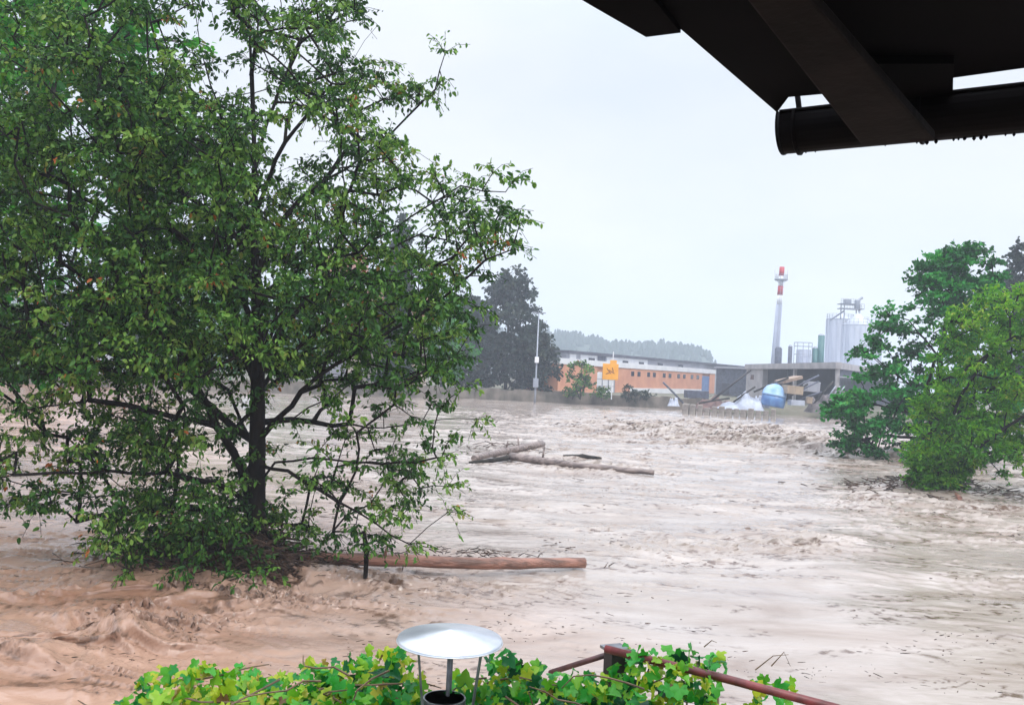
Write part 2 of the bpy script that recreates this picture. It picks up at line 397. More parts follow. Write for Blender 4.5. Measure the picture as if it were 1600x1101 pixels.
def grow_tree(name, label, base, limbs, clumps, leaf_m, bark_m, leaf=.14, width=.75, per=45, subt=6, sub_len=.4,
              r0=.006, step=.35, hang=.6, group=None, upness=.4, seed=1, trunk_r=None, cat='tree', tintf=None, asc=.6, flat=1.0, crown='crown', trunkname='trunk'):
    """limbs: list of polylines (world points), the first is the trunk; clumps: Nx3 centres"""
    rg = np.random.default_rng(seed)
    P = []; par = []
    for li, pl in enumerate(limbs):
        pl = [np.array(p, float) for p in pl]
        if li == 0: last = -1; start = 0
        else:
            arr = np.array(P); last = int(np.argmin(((arr - pl[0]) ** 2).sum(1))); start = 1; pl[0] = arr[last]
        if li == 0: P.append(pl[0]); par.append(-1); last = 0
        for a, b in zip(pl[:-1], pl[1:]):
            n = max(1, int(np.linalg.norm(b - a) / step))
            for k in range(1, n + 1):
                w = rg.normal(size=3) * .025 * step / .35 if (k < n and li) else 0
                P.append(a + (b - a) * k / n + w); par.append(last); last = len(P) - 1
    base = np.array(base, float)
    axis = base[:2]
    order = np.argsort(np.linalg.norm((clumps - base) * np.array([1, 1, .5]), axis=1))
    cap = len(P) + len(clumps) * (int(4 / step) + 6 + subt * 2)
    NP = np.zeros((cap, 3)); NP[:len(P)] = P; npar = np.full(cap, -1); npar[:len(P)] = par; cnt = len(P)
    usable = np.zeros(cap, bool); usable[:cnt] = True
    LP = []; LD = []; LT = []
    for ci in order:
        c = clumps[ci]
        nd = NP[:cnt]; d = np.linalg.norm(nd - c, axis=1)
        rc = np.hypot(*(c[:2] - axis)); rn = np.hypot(nd[:, 0] - axis[0], nd[:, 1] - axis[1])
        cost = d + asc * np.maximum(0, nd[:, 2] - c[2] + .25 * d) + .8 * np.maximum(0, rn - rc) + np.where(usable[:cnt], 0, 9)
        j = int(np.argmin(cost)); a = NP[j].copy(); L = np.linalg.norm(c - a)
        ctrl = a + (c - a) * .5 + np.array([0, 0, .10 * L]) + rg.normal(size=3) * .08 * L
        n = max(1, int(L / step)); last = j
        for k in range(1, n + 1):
            t = k / n; p = a * (1 - t) ** 2 + ctrl * 2 * t * (1 - t) + c * t * t
            NP[cnt] = p; npar[cnt] = last; usable[cnt] = True; last = cnt; cnt += 1
        out_ = c - a; out_ = out_ / (np.linalg.norm(out_) + 1e-6)
        ct = rg.random()
        for s in range(subt):
            dr = rg.normal(size=3); dr[2] *= .45; dr = dr / np.linalg.norm(dr) + out_ * .7; dr[2] *= flat; dr /= np.linalg.norm(dr)
            ln = sub_len * rg.uniform(.6, 1.3); st = NP[last] if s else NP[last]
            mid = st + dr * ln * .5 + np.array([0, 0, .02]); end = st + dr * ln - np.array([0, 0, hang * .22 * ln])
            NP[cnt] = mid; npar[cnt] = last; cnt += 1
            NP[cnt] = end; npar[cnt] = cnt - 1; cnt += 1
            m = max(1, int(per / subt)); t = rg.random(m) ** .8
            pp = np.where(t[:, None] < .5, st + (mid - st) * t[:, None] * 2, mid + (end - mid) * (t[:, None] * 2 - 1))
            pp = pp + rg.normal(size=(m, 3)) * leaf * .22
            dd = rg.normal(size=(m, 3)) * .75 + dr * .5; dd[:, 2] -= hang
            LP.append(pp); LD.append(dd); LT.append(np.clip(ct * .58 + rg.random(m) * .46, 0, 1))
    NP = NP[:cnt]; npar = npar[:cnt]
    tips = np.zeros(cnt); child = np.zeros(cnt, int)
    for i in range(cnt):
        if npar[i] >= 0: child[npar[i]] += 1
    tips[child == 0] = 1
    for i in range(cnt - 1, 0, -1):
        if npar[i] >= 0: tips[npar[i]] += tips[i]
    rad = r0 * tips ** .40
    if trunk_r: rad = rad * (trunk_r / rad[0]) ** (np.log(np.maximum(tips, 1)) / math.log(max(tips[0], 2)))
    root = thing(name, label, cat, tuple(base), group)
    link_mesh(trunkname, branch_mesh(trunkname, NP, npar, rad), bark_m, root)
    LP = np.concatenate(LP); LD = np.concatenate(LD); LT = np.concatenate(LT)
    if tintf is not None: LT = tintf(LP, LT, rg)
    S = leaf * rg.uniform(.5, 1.35, len(LP))
    link_mesh(crown, leaves_mesh('leaves', LP, LD, S, np.full(len(LP), width), LT, upness, rg), leaf_m, root)
    return root

GREEN_DARK = leaf_mat('dark_green_leaves', [(0, (.010, .026, .006)), (.35, (.022, .085, .012)), (.6, (.065, .165, .02)), (.88, (.19, .32, .06)), (.975, (.17, .20, .04)), (1, (.40, .11, .03))], .22)
GREEN_MID = leaf_mat('mid_green_leaves', [(0, (.012, .06, .012)), (.5, (.03, .21, .025)), (.9, (.11, .34, .035)), (1, (.26, .38, .06))], .4)
GREEN_DEEP = leaf_mat('deep_green_leaves', [(0, (.006, .022, .008)), (.45, (.012, .11, .018)), (.85, (.03, .28, .04)), (1, (.14, .40, .08))], .25)
GREEN_YEL = leaf_mat('yellow_green_leaves', [(0, (.018, .05, .008)), (.4, (.06, .22, .012)), (.8, (.17, .36, .02)), (1, (.32, .36, .05))], .4)
GREEN_BLUE = leaf_mat('dull_dark_leaves', [(0, (.010, .020, .018)), (.6, (.022, .040, .030)), (1, (.05, .06, .035))], .15)

# main tree -------------------------------------------------------
TD = 18.0
def T3(u, v, dd=0.0): return tuple(at(u, v, TD + dd))
def main_tree():
    base = ground(400, 872)
    limbs = [
        [tuple(base - Vector((0, 0, .5))), T3(400, 830), T3(401, 760), T3(402, 690), T3(403, 600), T3(402, 500), T3(399, 400), T3(398, 300), T3(396, 200), T3(392, 90), T3(387, -30), T3(384, -180)],
        [T3(398, 750), T3(365, 705, -.2), T3(338, 665, -.4), T3(322, 628, -.5), T3(285, 560, -.6), T3(235, 480, -.8), T3(180, 415, -1), T3(110, 345, -1.3)],
        [T3(402, 700), T3(370, 672, .2), T3(335, 640, .5), T3(290, 600, .8), T3(200, 560, 1.3), T3(90, 520, 1.8), T3(0, 480, 2)],
        [T3(405, 700), T3(432, 655, -.1), T3(470, 612, -.2), T3(520, 572, -.3), T3(580, 536, -.5), T3(650, 495, -.6), T3(705, 455, -.8), T3(760, 405, -1)],
        [T3(420, 675), T3(455, 655, .3), T3(520, 665, .5), T3(600, 668, .6), T3(690, 655, .8)],
        [T3(402, 745), T3(430, 722, -.2), T3(490, 715, -.4), T3(570, 722, -.6), T3(650, 722, -.9), T3(715, 715, -1)],
        [T3(402, 735), T3(450, 735, -.5), T3(500, 765, -.9), T3(560, 800, -1.3), T3(610, 835, -1.5)],
        [T3(345, 665, -.3), T3(300, 655, -.5), T3(230, 640, -.8), T3(140, 625, -1), T3(40, 640, -1.2)],
        [T3(400, 790), T3(340, 755, -.4), T3(260, 738, -.8), T3(170, 735, -1.2), T3(60, 740, -1.4), T3(-20, 750, -1.5)],
        [T3(400, 810), T3(350, 800, .3), T3(270, 790, .5), T3(180, 800, .3), T3(120, 815, 0)],
        [T3(402, 590), T3(385, 560, .3), T3(368, 500, .6), T3(360, 430, .9), T3(355, 350, 1.2), T3(340, 240, 1.5)],
        [T3(403, 560), T3(450, 500, .5), T3(520, 440, 1), T3(600, 400, 1.4), T3(680, 350, 1.8), T3(750, 300, 2)],
        [T3(402, 470), T3(450, 430, -.4), T3(500, 415, -.7), T3(560, 395, -1), T3(640, 340, -1.3), T3(720, 290, -1.5), T3(790, 300, -1.6)],
        [T3(400, 420), T3(430, 360, .2), T3(470, 310, .3), T3(540, 265, .2), T3(610, 210, .1), T3(680, 140, 0), T3(695, 85, 0)],
        [T3(398, 330), T3(430, 250, -.3), T3(480, 180, -.6), T3(540, 110, -.8), T3(590, 40, -1)],
        [T3(397, 260), T3(430, 160, .5), T3(470, 60, .8), T3(510, -40, 1)],
        [T3(402, 480), T3(340, 420, -.6), T3(270, 360, -1), T3(200, 290, -1.3), T3(130, 200, -1.6), T3(60, 120, -1.7)],
        [T3(400, 380), T3(340, 300, .4), T3(290, 200, .7), T3(250, 90, 1), T3(220, -20, 1.1)],
        [T3(398, 300), T3(350, 200, -.5), T3(320, 100, -.8), T3(300, 0, -1)],
        [T3(403, 610), T3(410, 560, -1.2), T3(430, 500, -2.2), T3(440, 430, -3)],
        [T3(402, 520), T3(380, 470, -1), T3(350, 400, -2), T3(320, 320, -2.8)],
        [T3(402, 640), T3(420, 590, 1.2), T3(440, 540, 2.4), T3(470, 480, 3.2)],
    ]
    vz = [-260, -150, 0, 60, 110, 150, 200, 235, 260, 300, 350, 400, 450, 500, 550, 600, 650, 700, 760, 800, 850]
    wr = [.4, 1.5, 2.65, 2.55, 2.4, 3.6, 3.2, 3.1, 4.5, 5.15, 5.3, 5.1, 4.7, 4.9, 4.6, 4.35, 4.25, 4.2, 3.9, 3.3, 1.9]
    wl = [.6, 2.5, 4.8, 5.2, 5.6, 5.9, 6.2, 6.3, 6.4, 6.5, 6.5, 6.5, 6.4, 6.2, 6.0, 5.8, 5.6, 5.4, 5.4, 4.2, 3.4]
    out_ = []
    rg = np.random.default_rng(3)
    while len(out_) < 2120:
        v = rg.uniform(-250, 860); x = rg.uniform(-6.6, 5.4); y = rg.uniform(-3.8, 3.8)
        WR = np.interp(v, vz, wr); WL = np.interp(v, vz, wl); w = WR if x > 0 else WL
        q = (x / w) ** 2 + (y / (3.6 if v < 600 else 2.8)) ** 2
        if q > 1: continue
        if q < .10 and rg.random() < .6: continue
        # thinner low down and towards the top right, with real holes
        keep = 1.0
        if v > 590: keep = .25 if not (v > 815 and -3.0 < x < .3) else .9
        elif v < 240: keep = .32 + (.4 if v > 120 and x < -1 else 0)
        elif x > .6: keep = .50
        elif x < -2.5 and v < 480: keep = .62
        hole = gn(np.array([x * .75 + y * .25]), np.array([v / 77 * .8 + y * .3]), 321)[0]
        if hole > (.14 if x > -1 or v < 200 else .3): keep *= .10
        if v > 590 and x > .0 and x < 2.6 and v < 790: keep *= .55
        if rg.random() > keep: continue
        h = at(400 + x * 77, v, TD)
        out_.append((h.x, TD + y, h.z))
    extra = [(695, 82, 0), (690, 120, 0), (675, 150, 0), (640, 150, .1), (600, 130, -.2), (800, 285, -1.6), (812, 350, -1.2), (770, 270, -1.4), (740, 285, 1.8), (800, 390, -1), (745, 655, .8), (700, 760, -.4), (690, 715, -1), (590, 845, -1.4), (560, 850, -1.3), (640, 850, -1.4), (520, 830, -1), (540, 770, -1), (700, 800, -1), (600, 800, -1.2)]
    for e in extra: out_.append(T3(*e))
    for _ in range(48):
        u_ = rg.uniform(150, 400); out_.append(T3(u_, rg.uniform(770, 868 - (400 - u_) * .08), rg.uniform(-1.6, .8)))
    for _ in range(45): out_.append(T3(rg.uniform(-40, 170), rg.uniform(600, 800), rg.uniform(-1.8, 1.2)))
    for _ in range(28): out_.append(T3(rg.uniform(470, 735), rg.uniform(440, 640), rg.uniform(-1.5, 1.5)))
    return grow_tree('broadleaf_tree', 'tall spreading green tree standing in the flood, filling the left of the view', base, limbs, np.array(out_),
                     GREEN_DARK, M_bark, leaf=.112, width=.55, per=56, subt=7, sub_len=.46, r0=.0048, hang=.9, trunk_r=.19, seed=8, upness=.35)
main_tree()

def crown_points(base, H, rx, ry, n, z0=.15, seed=0, shape='round', noise=.5, shell=.35):
    rg = np.random.default_rng(seed); o = []
    while len(o) < n:
        t = rg.uniform(z0, 1.0)
        if shape == 'round': w = math.sin(math.pi * min(1, ((t - z0) / (1 - z0)) * .86 + .12)) ** .6
        elif shape == 'cone': w = (1 - (t - z0) / (1 - z0)) ** .85 + .03
        elif shape == 'column': w = math.sin(math.pi * min(1, ((t - z0) / (1 - z0)) * .80 + .16)) ** .45
        a = rg.uniform(0, 2 * math.pi); r = rg.random() ** shell
        k = 1 + noise * gn(np.array([math.cos(a) * 1.7 + t * 4]), np.array([math.sin(a) * 1.7 + t * 3]), seed)[0]
        o.append((base[0] + rx * w * r * k * math.cos(a), base[1] + ry * w * r * k * math.sin(a), base[2] + H * t * (1 + .04 * rg.normal())))
    return np.array(o)

def simple_tree(name, label, base, H, rx, n, leaf_m, leaf, per, shape='round', seed=1, group=None, z0=.15, ry=None, lean=(0, 0), sub_len=.9, width=.8, hang=.3, noise=.5, step=1.2, subt=5, cat='tree', trunk_r=None, shell=.35):
    base = Vector(base)
    top = base + Vector((lean[0], lean[1], H * .92))
    mid = base + Vector((lean[0] * .3, lean[1] * .3, H * .45))
    pts = crown_points(base, H, rx, ry or rx, n, z0, seed, shape, noise, shell)
    if lean != (0, 0):
        pts[:, 0] += lean[0] * (pts[:, 2] - base.z) / H; pts[:, 1] += lean[1] * (pts[:, 2] - base.z) / H
    return grow_tree(name, label, base, [[tuple(base - Vector((0, 0, .3))), tuple(mid), tuple(top)]], pts, leaf_m, M_bark2, leaf=leaf, width=width, per=per,
                     subt=subt, sub_len=sub_len, r0=.012, step=step, hang=hang, group=group, seed=seed, cat=cat, trunk_r=trunk_r or H * .018)

# second tree behind at the left, and others
p = ground(110, 700)
simple_tree('broadleaf_tree', 'bright green tree behind the big one at the left edge of the photo', (at(-110, 700, 27).x, 27, 0), 15.5, 4.6, 300, GREEN_MID, .22, 55, seed=21, z0=.22, sub_len=.7, step=.7, subt=6, hang=.6, lean=(4.0, 0))
# right bank tree (dark) and the yellowish bush in front of it
def dark_tree():
    D = 52.0; q = at(1455, 690, D); base = Vector((q.x, D, 0))
    def B(u, v, d=0): return tuple(at(u, v, D + d))
    limbs = [[tuple(base - Vector((0, 0, .4))), B(1462, 640), B(1470, 560), B(1480, 490), B(1500, 420)],
             [B(1462, 640), B(1420, 600, .3), B(1370, 560, .5), B(1340, 555, .5)], [B(1460, 660), B(1400, 640, -.5), B(1330, 625, -1)],
             [B(1470, 560), B(1420, 500, -.5), B(1385, 490, -.8)], [B(1470, 560), B(1530, 480, .5), B(1560, 440, .8)], [B(1460, 680), B(1390, 680, .3), B(1320, 690, .5)],
             [B(1480, 490), B(1440, 430, .3), B(1430, 410, .3)]]
    pv = [388, 400, 425, 450, 480, 500, 530, 555, 575, 600, 640, 660, 690, 708]
    pl = [1505, 1470, 1432, 1425, 1400, 1385, 1362, 1340, 1368, 1330, 1298, 1325, 1305, 1350]
    pr = [1530, 1545, 1560, 1565, 1575, 1580, 1580, 1580, 1580, 1580, 1580, 1580, 1560, 1520]
    rg = np.random.default_rng(14); o = []
    while len(o) < 360:
        v = rg.uniform(388, 706); l = np.interp(v, pv, pl); r = np.interp(v, pv, pr)
        u = l + (r - l) * rg.random() ** 1.15; hw = (r - l) / 2 / F * D; xx = (u - (l + r) / 2) / ((r - l) / 2)
        y = rg.uniform(-1, 1) * math.sqrt(max(0, 1 - xx * xx)) * min(hw, 3.6)
        h = gn(np.array([u / 60.]), np.array([v / 26. + y * .3]), 66)[0]
        if h > (.10 if v < 560 else .32) and rg.random() < .95: continue
        q = at(u, v, D + y); o.append((q.x, q.y, q.z))
    for e in ((1528, 392), (1432, 412), (1300, 642), (1308, 636), (1345, 553), (1352, 548), (1560, 432), (1385, 488)): o.append(B(*e))
    grow_tree('broadleaf_tree', 'dark green layered tree behind the yellowish bush at the right', base, limbs, np.array(o), GREEN_DEEP, M_bark, leaf=.24, width=.75, per=80, subt=7,
              sub_len=.75, r0=.01, hang=.25, seed=31, trunk_r=.2, flat=.5, step=.5)
dark_tree()
def bush():
    base = ground(1462, 770)
    D = base.y
    def B(u, v, d=0): return tuple(at(u, v, D + d))
    limbs = [[tuple(base - Vector((0, 0, .3))), B(1465, 740), B(1475, 690), B(1500, 620), B(1540, 560), B(1570, 500)],
             [B(1468, 745), B(1500, 722, -.3), B(1540, 690, -.6), B(1600, 650, -1)],
             [B(1465, 740), B(1455, 680, .3), B(1450, 600, .5), B(1470, 530, .6)],
             [B(1470, 720), B(1500, 640, .8), B(1560, 600, 1.4), B(1640, 540, 1.8)],
             [B(1468, 745), B(1530, 710, .2), B(1600, 700, .2), B(1680, 690, 0)]]
    prof_v = [455, 480, 520, 570, 620, 680, 720, 750, 772]
    prof_l = [1560, 1500, 1470, 1448, 1436, 1428, 1428, 1432, 1440]
    prof_r = [1680, 1750, 1800, 1830, 1830, 1780, 1515, 1494, 1480]
    rg = np.random.default_rng(4); o = []
    while len(o) < 560:
        v = rg.uniform(458, 772); l = np.interp(v, prof_v, prof_l); r = np.interp(v, prof_v, prof_r)
        u = rg.uniform(l, r); hw = (r - l) / 2 / F * D; xx = (u - (l + r) / 2) / ((r - l) / 2)
        y = rg.uniform(-1, 1) * math.sqrt(max(0, 1 - xx * xx)) * min(hw, 2.6)
        h = gn(np.array([u / 55.]), np.array([v / 45. + y]), 55)[0]
        if h > .35 and rg.random() < .8: continue
        q = at(u, v, D + y * .9); o.append((q.x, q.y, q.z))
    for e in ((1560, 735, -1), (1570, 715, -1), (1555, 705, -1), (1590, 720, -1)): o.append(B(*e))
    grow_tree('bush', 'yellowish green bush rooted in a mound of debris in the flood at the right', base, limbs, np.array(o), GREEN_YEL, M_bark, leaf=.17, width=.52, per=95,
              subt=7, sub_len=.55, r0=.008, hang=.35, seed=9, cat='bush', trunk_r=.13, asc=.3, crown='foliage', trunkname='stem')
bush()

GR_FAR = 'trees on the far bank'
BZ = 1.15
def far_tree(u, vtop, Y, wpx, label, m, shape='round', seed=1, n=110, name='broadleaf_tree', leaf=.5, per=40, z0=.12, group=GR_FAR, sub=1.0):
    b = at(u, 600, Y); top = at(u, vtop, Y).z
    simple_tree(name, label, (b.x, Y, BZ - .1), top - BZ, wpx / 2 / F * Y, n, m, leaf, per, shape=shape, seed=seed, z0=z0, group=group, sub_len=sub, step=1.6)
far_tree(790, 432, 136, 95, 'tall dull dark tree left of the lamp post on the far bank', GREEN_BLUE, 'column', 41, 230, leaf=.6, z0=.05, sub=1.1)
far_tree(735, 470, 134, 80, 'lower dark tree just right of the big tree crown', GREEN_BLUE, 'round', 42, 150, leaf=.6, z0=.05, sub=1.1)
far_tree(832, 512, 132, 64, 'low dark tree directly behind the lamp post', GREEN_BLUE, 'round', 43, 110, leaf=.55, z0=.05, sub=1.0)
far_tree(615, 350, 118, 70, 'dark pointed conifer seen through the big tree', GREEN_BLUE, 'cone', 44, 260, name='conifer', leaf=.55, z0=.06)
far_tree(690, 455, 126, 80, 'green tree seen through the right edge of the big tree', GREEN_MID, 'round', 45, 110)
far_tree(330, 420, 112, 130, 'wide green tree seen through the big tree left of its trunk', GREEN_MID, 'round', 46, 150)
far_tree(225, 440, 108, 110, 'dark tree seen through the left half of the big tree', GREEN_DARK, 'round', 47, 130)
far_tree(20, 430, 104, 130, 'dark tree on the far bank at the left edge of the photo', GREEN_DARK, 'round', 48, 130)
far_tree(455, 440, 114, 90, 'green tree seen through the big tree just right of its trunk', GREEN_MID, 'round', 49, 110)
far_tree(908, 562, 119, 40, 'small sparse tree in front of the orange building', GREEN_DARK, 'round', 50, 34, name='small_tree', leaf=.34, per=32, z0=.25, group=None, sub=.6)
far_tree(1592, 400, 90, 70, 'dark bluish tree top at the right edge behind the bush', GREEN_BLUE, 'column', 51, 150, leaf=.42, group=None)
far_tree(1655, 430, 92, 90, 'dark bluish tree just past the right edge of the photo', GREEN_BLUE, 'column', 52, 120, leaf=.42, group=None)

# small leafy twig tip at the right edge, near the camera: end of a branch growing out of a shrub beyond the frame
def edge_shrub():
    D = 9.0
    base = ground(1690, 1010); D = base.y
    def B(u, v, d=0): return tuple(at(u, v, D + d))
    grow_tree('shrub', 'shrub at the right edge whose leaf tips just reach into the photo', base,
              [[tuple(base - Vector((0, 0, .2))), B(1680, 960), B(1660, 900), B(1640, 880)]],
              np.array([B(1617, 895), B(1640, 880, .2), B(1660, 900, -.2), B(1650, 860), B(1620, 925), B(1680, 870)]), GREEN_DARK, M_bark, leaf=.09, width=.6, per=26, subt=5, sub_len=.13, r0=.003, step=.15, seed=61, cat='shrub', trunk_r=.012, crown='foliage', trunkname='stem')
edge_shrub()

# ------------------------------------------------------------------ hills with forest
def hills():
    xs = np.linspace(-900, 900, 220); ys = np.linspace(520, 1100, 40)
    X, Y = np.meshgrid(xs, ys)
    def hz(X, Y):
        s = 1 / (1 + np.exp((X - 139 - (Y - 600) * .15) / 2.5))
        e = np.clip((Y - 540) / 70, 0, 1); e = e * e * (3 - 2 * e)
        h = (24 + 4 * fbm(X * .01, Y * .006, 201, 3) + np.clip((60 - X) * .05, 0, 24)) * s * e + 1.0
        return h
    Z = hz(X, Y)
    V = np.stack([X, Y, Z], -1).reshape(-1, 3); nr, nc = X.shape
    i = np.arange(nr - 1)[:, None] * nc + np.arange(nc - 1)[None, :]
    q = np.stack([i, i + 1, i + nc + 1, i + nc], -1).reshape(-1)
    m = mat('wooded_hill', (.05, .07, .05), (.03, .045, .03), rough=1, scale=.05)
    setp(link_mesh('hills', mesh_np('hills', V, q, np.full(len(q) // 4, 4), smooth=True), m), kind='structure')
    rg = np.random.default_rng(77); n = 2600
    x = rg.uniform(-260, 143, n); y = rg.uniform(560, 700, n); z = hz(x, y)
    ok = z > 7; x = x[ok]; y = y[ok]; z = z[ok]; n = len(x)
    h = (3.5 + 4 * rg.random(n) ** 2) * (1 + .25 * gn(x * .05, y * .05, 9)); r = h * rg.uniform(.28, .45, n)
    vs = []; fs = []
    for k in range(n):
        b0 = len(vs); sd = 7
        for lv, (rz, rrr) in enumerate(((.0, 1.0), (.3, .95), (.32, .72), (.6, .55), (.62, .4), (.88, .34), (1.0, .05))):
            for a in range(sd):
                an = 2 * math.pi * a / sd + k
                j = 1 + .25 * math.sin(k * 3.1 + a * 2.3)
                vs.append((x[k] + r[k] * rrr * j * math.cos(an), y[k] + r[k] * rrr * j * math.sin(an), z[k] - .5 + h[k] * rz))
        for lv in range(6):
            for a in range(sd):
                a2 = (a + 1) % sd; fs += [b0 + lv * sd + a, b0 + lv * sd + a2, b0 + lv * sd + sd + a2, b0 + lv * sd + sd + a]
    o = link_mesh('hill_forest', mesh_np('hill_forest', np.array(vs), fs, np.full(len(fs) // 4, 4)), mat('conifer_green', (.03, .05, .035), (.015, .03, .02), rough=1, scale=.3))
    setp(o, 'misty blue forest covering the low hill behind the factory', 'forest', kind='stuff')
hills()

# ------------------------------------------------------------------ buildings
M_orange = mat('orange_plaster', (.62, .29, .17), (.52, .23, .14), rough=.85, scale=.5)
M_white = mat('white_cladding', (.74, .73, .74), (.62, .62, .64), rough=.6, scale=.4)
M_greywall = mat('grey_wall', (.36, .36, .40), (.28, .28, .32), rough=.8, scale=.4)
M_darkroof = mat('dark_roof', (.07, .07, .09), (.045, .045, .06), rough=.7, scale=.5)
M_glassd = mat('dark_glass', (.03, .035, .05), (.02, .02, .03), rough=.15, scale=1)
M_concrete = mat('pale_concrete', (.40, .37, .37), (.28, .26, .27), rough=.85, scale=.5, bump=.02)
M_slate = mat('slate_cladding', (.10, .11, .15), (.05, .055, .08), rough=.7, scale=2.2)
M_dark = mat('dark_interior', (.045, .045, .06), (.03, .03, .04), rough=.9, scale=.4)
M_bluedoor = mat('blue_paint', (.10, .18, .38), (.07, .13, .30), rough=.5, scale=1)
M_silo = mat('galvanised_silo', (.60, .63, .70), (.46, .49, .56), rough=.55, scale=.35, metal=.15, stretch=(3, 3, .3))
M_chim = mat('grey_chimney_shell', (.36, .39, .47), (.30, .32, .40), rough=.6, scale=.8)
M_redp = mat('red_paint', (.50, .03, .045), (.42, .02, .03), rough=.5, scale=1)
M_whitep = mat('white_paint', (.80, .80, .82), (.70, .70, .73), rough=.5, scale=1)
M_bluetank = mat('blue_tank_plastic', (.12, .26, .50), (.05, .13, .34), rough=.35, scale=.8)
M_paleblue = mat('pale_blue_tank_top', (.38, .54, .74), (.20, .36, .60), rough=.35, scale=.6)
M_tarp = mat('white_sheeting', (.44, .47, .54), (.26, .28, .34), rough=.6, scale=.7, bump=.1, bscale=2)
M_tan = mat('tan_board', (.38, .29, .20), (.26, .20, .15), rough=.8, scale=1)
M_sign = mat('orange_yellow_sign', (.80, .36, .02), (.72, .30, .02), rough=.5, scale=2)
M_stone = mat('stone_blocks', (.36, .32, .28), (.18, .155, .14), rough=.9, scale=1.5, bump=.05)
M_green = mat('green_tank_paint', (.06, .17, .17), (.04, .12, .12), rough=.5, scale=1)
M_galv = mat('galvanised_pole', (.33, .35, .40), (.26, .28, .33), rough=.5, scale=5, metal=.3)

class Wall:
    """plan frame along a facade from A to B (x,y); local (s along, o outward, z)"""
    def __init__(s, A, B):
        s.A = Vector((A[0], A[1], 0)); s.d = Vector((B[0] - A[0], B[1] - A[1], 0)); s.L = s.d.length; s.d.normalize()
        n = Vector((s.d.y, -s.d.x, 0))
        if n.dot(-s.A) < 0: n = -n
        s.n = n
    def p(s, a, o, z): return s.A + s.d * a + s.n * o + Vector((0, 0, z))
    def box(s, mb, a0, a1, o0, o1, z0, z1):
        return mb.slab([s.p(a0, o0, z0), s.p(a1, o0, z0), s.p(a1, o1, z0), s.p(a0, o1, z0)], (0, 0, z1 - z0))
    def s_of(s, u):   # distance along the facade seen at photo column u (near the horizon)
        r = ray(u, 590); den = s.d.x * r.y - s.d.y * r.x
        return (-(s.A.x) * r.y + s.A.y * r.x) / den if abs(den) > 1e-9 else 0

def Y2(u, Y): q = at(u, 590, Y); return (q.x, Y)

def orange_building():
    W = Wall(Y2(872, 134), Y2(1117, 198))
    root = thing('workshop_building', 'long orange building with white roof edge and pairs of small windows across the flood', 'building', tuple(W.p(W.L / 2, 0, BZ)))
    H1 = 6.3
    sg = W.s_of(933), W.s_of(962); sd_ = W.s_of(1097), W.s_of(1109)
    segs = [(0, sg[0]), (sg[1], sd_[0]), (sd_[1], W.L)]
    mb = MB()
    for a, b in segs: W.box(mb, a, b, -6, 0, BZ - .6, 5.5)
    W.box(mb, sg[0], sg[1], -6, -.4, BZ - .6, 5.5); W.box(mb, sd_[0], sd_[1], -6, -.3, BZ - .6, 5.5)
    mb.build('wall', M_orange, root)
    W.box(MB(), 0, W.L, -6.2, .15, 5.5, H1 + .1).build('roof_edge', M_white, root)
    W.box(MB(), W.s_of(985), W.s_of(1096), .0, .12, BZ - .6, BZ + .9).build('plinth', M_white, root)
    for k, u in enumerate((988, 998, 1013, 1022, 1037.5, 1046.5, 1060, 1069, 1081, 1090)):
        a = W.s_of(u); w = .55 + (a / W.L) * .25
        f = W.box(MB(), a - w, a + w, -.05, .06, 4.15, 5.0).build('window', M_darkroof, root)
        W.box(MB(), a - w + .1, a + w - .1, .06, .08, 4.23, 4.92).build('pane', M_glassd, f)
    g = MB()
    W.box(g, sg[0] + .05, sg[1] - .05, -.38, -.25, BZ - .5, 4.6)
    gate = g.build('garage_door', M_white, root)
    fr = MB()
    for k in range(4): a = sg[0] + (sg[1] - sg[0]) * k / 3; W.box(fr, a - .1, a + .1, -.24, -.1, BZ - .5, 4.7)
    for z in (2.2, 3.4): W.box(fr, sg[0] + .2, sg[1] - .2, -.24, -.18, z, z + .1)
    fr.build('frame', M_greywall, gate)
    W.box(MB(), sd_[0] + .05, sd_[1] - .05, -.28, -.1, BZ - .5, 4.9).build('door', M_bluedoor, root)
    # upper storey set back
    U = Wall(Y2(884, 146), Y2(1165, 222))
    U.box(MB(), 0, U.L, -10, 0, BZ - .5, 7.4).build('upper_wall', M_greywall, root)
    U.box(MB(), -.6, U.L + .5, -10.5, .7, 7.4, 7.9).build('roof', M_darkroof, root)
    for u0, u1, mm, nm in ((888, 898, M_white, 'panel'), (905, 930, M_white, 'panel'), (933, 944, M_slate, 'panel'), (946, 1010, M_white, 'panel')):
        U.box(MB(), U.s_of(u0), U.s_of(u1), 0, .12, 6.1, 7.38).build(nm, mm, root)
    for u in (922, 975, 1000, 1030, 1062):
        a = U.s_of(u); U.box(MB(), a - 1.1, a + 1.1, .125, .2, 6.35, 6.9).build('window', M_glassd, root)
orange_building()

def slate_shed():
    W = Wall(Y2(1119, 182), Y2(1172, 176))
    root = thing('shed', 'dark slate coloured shed between the orange building and the concrete hall', 'shed', tuple(W.p(W.L / 2, 0, BZ)))
    mb = MB(); W.box(mb, 0, W.L, -8, 0, BZ - .5, 6.6)
    for k in range(24): a = W.L * (k + .5) / 24; W.box(mb, a - .06, a + .06, 0, .07, BZ, 6.5)
    mb.build('wall', M_slate, root)
    W.box(MB(), -.3, W.L + .3, -8.4, .4, 6.6, 6.95).build('roof', M_greywall, root)
    W.box(MB(), W.L * .2, W.L * .42, .075, .14, BZ, 3.6).build('door', M_dark, root)
slate_shed()

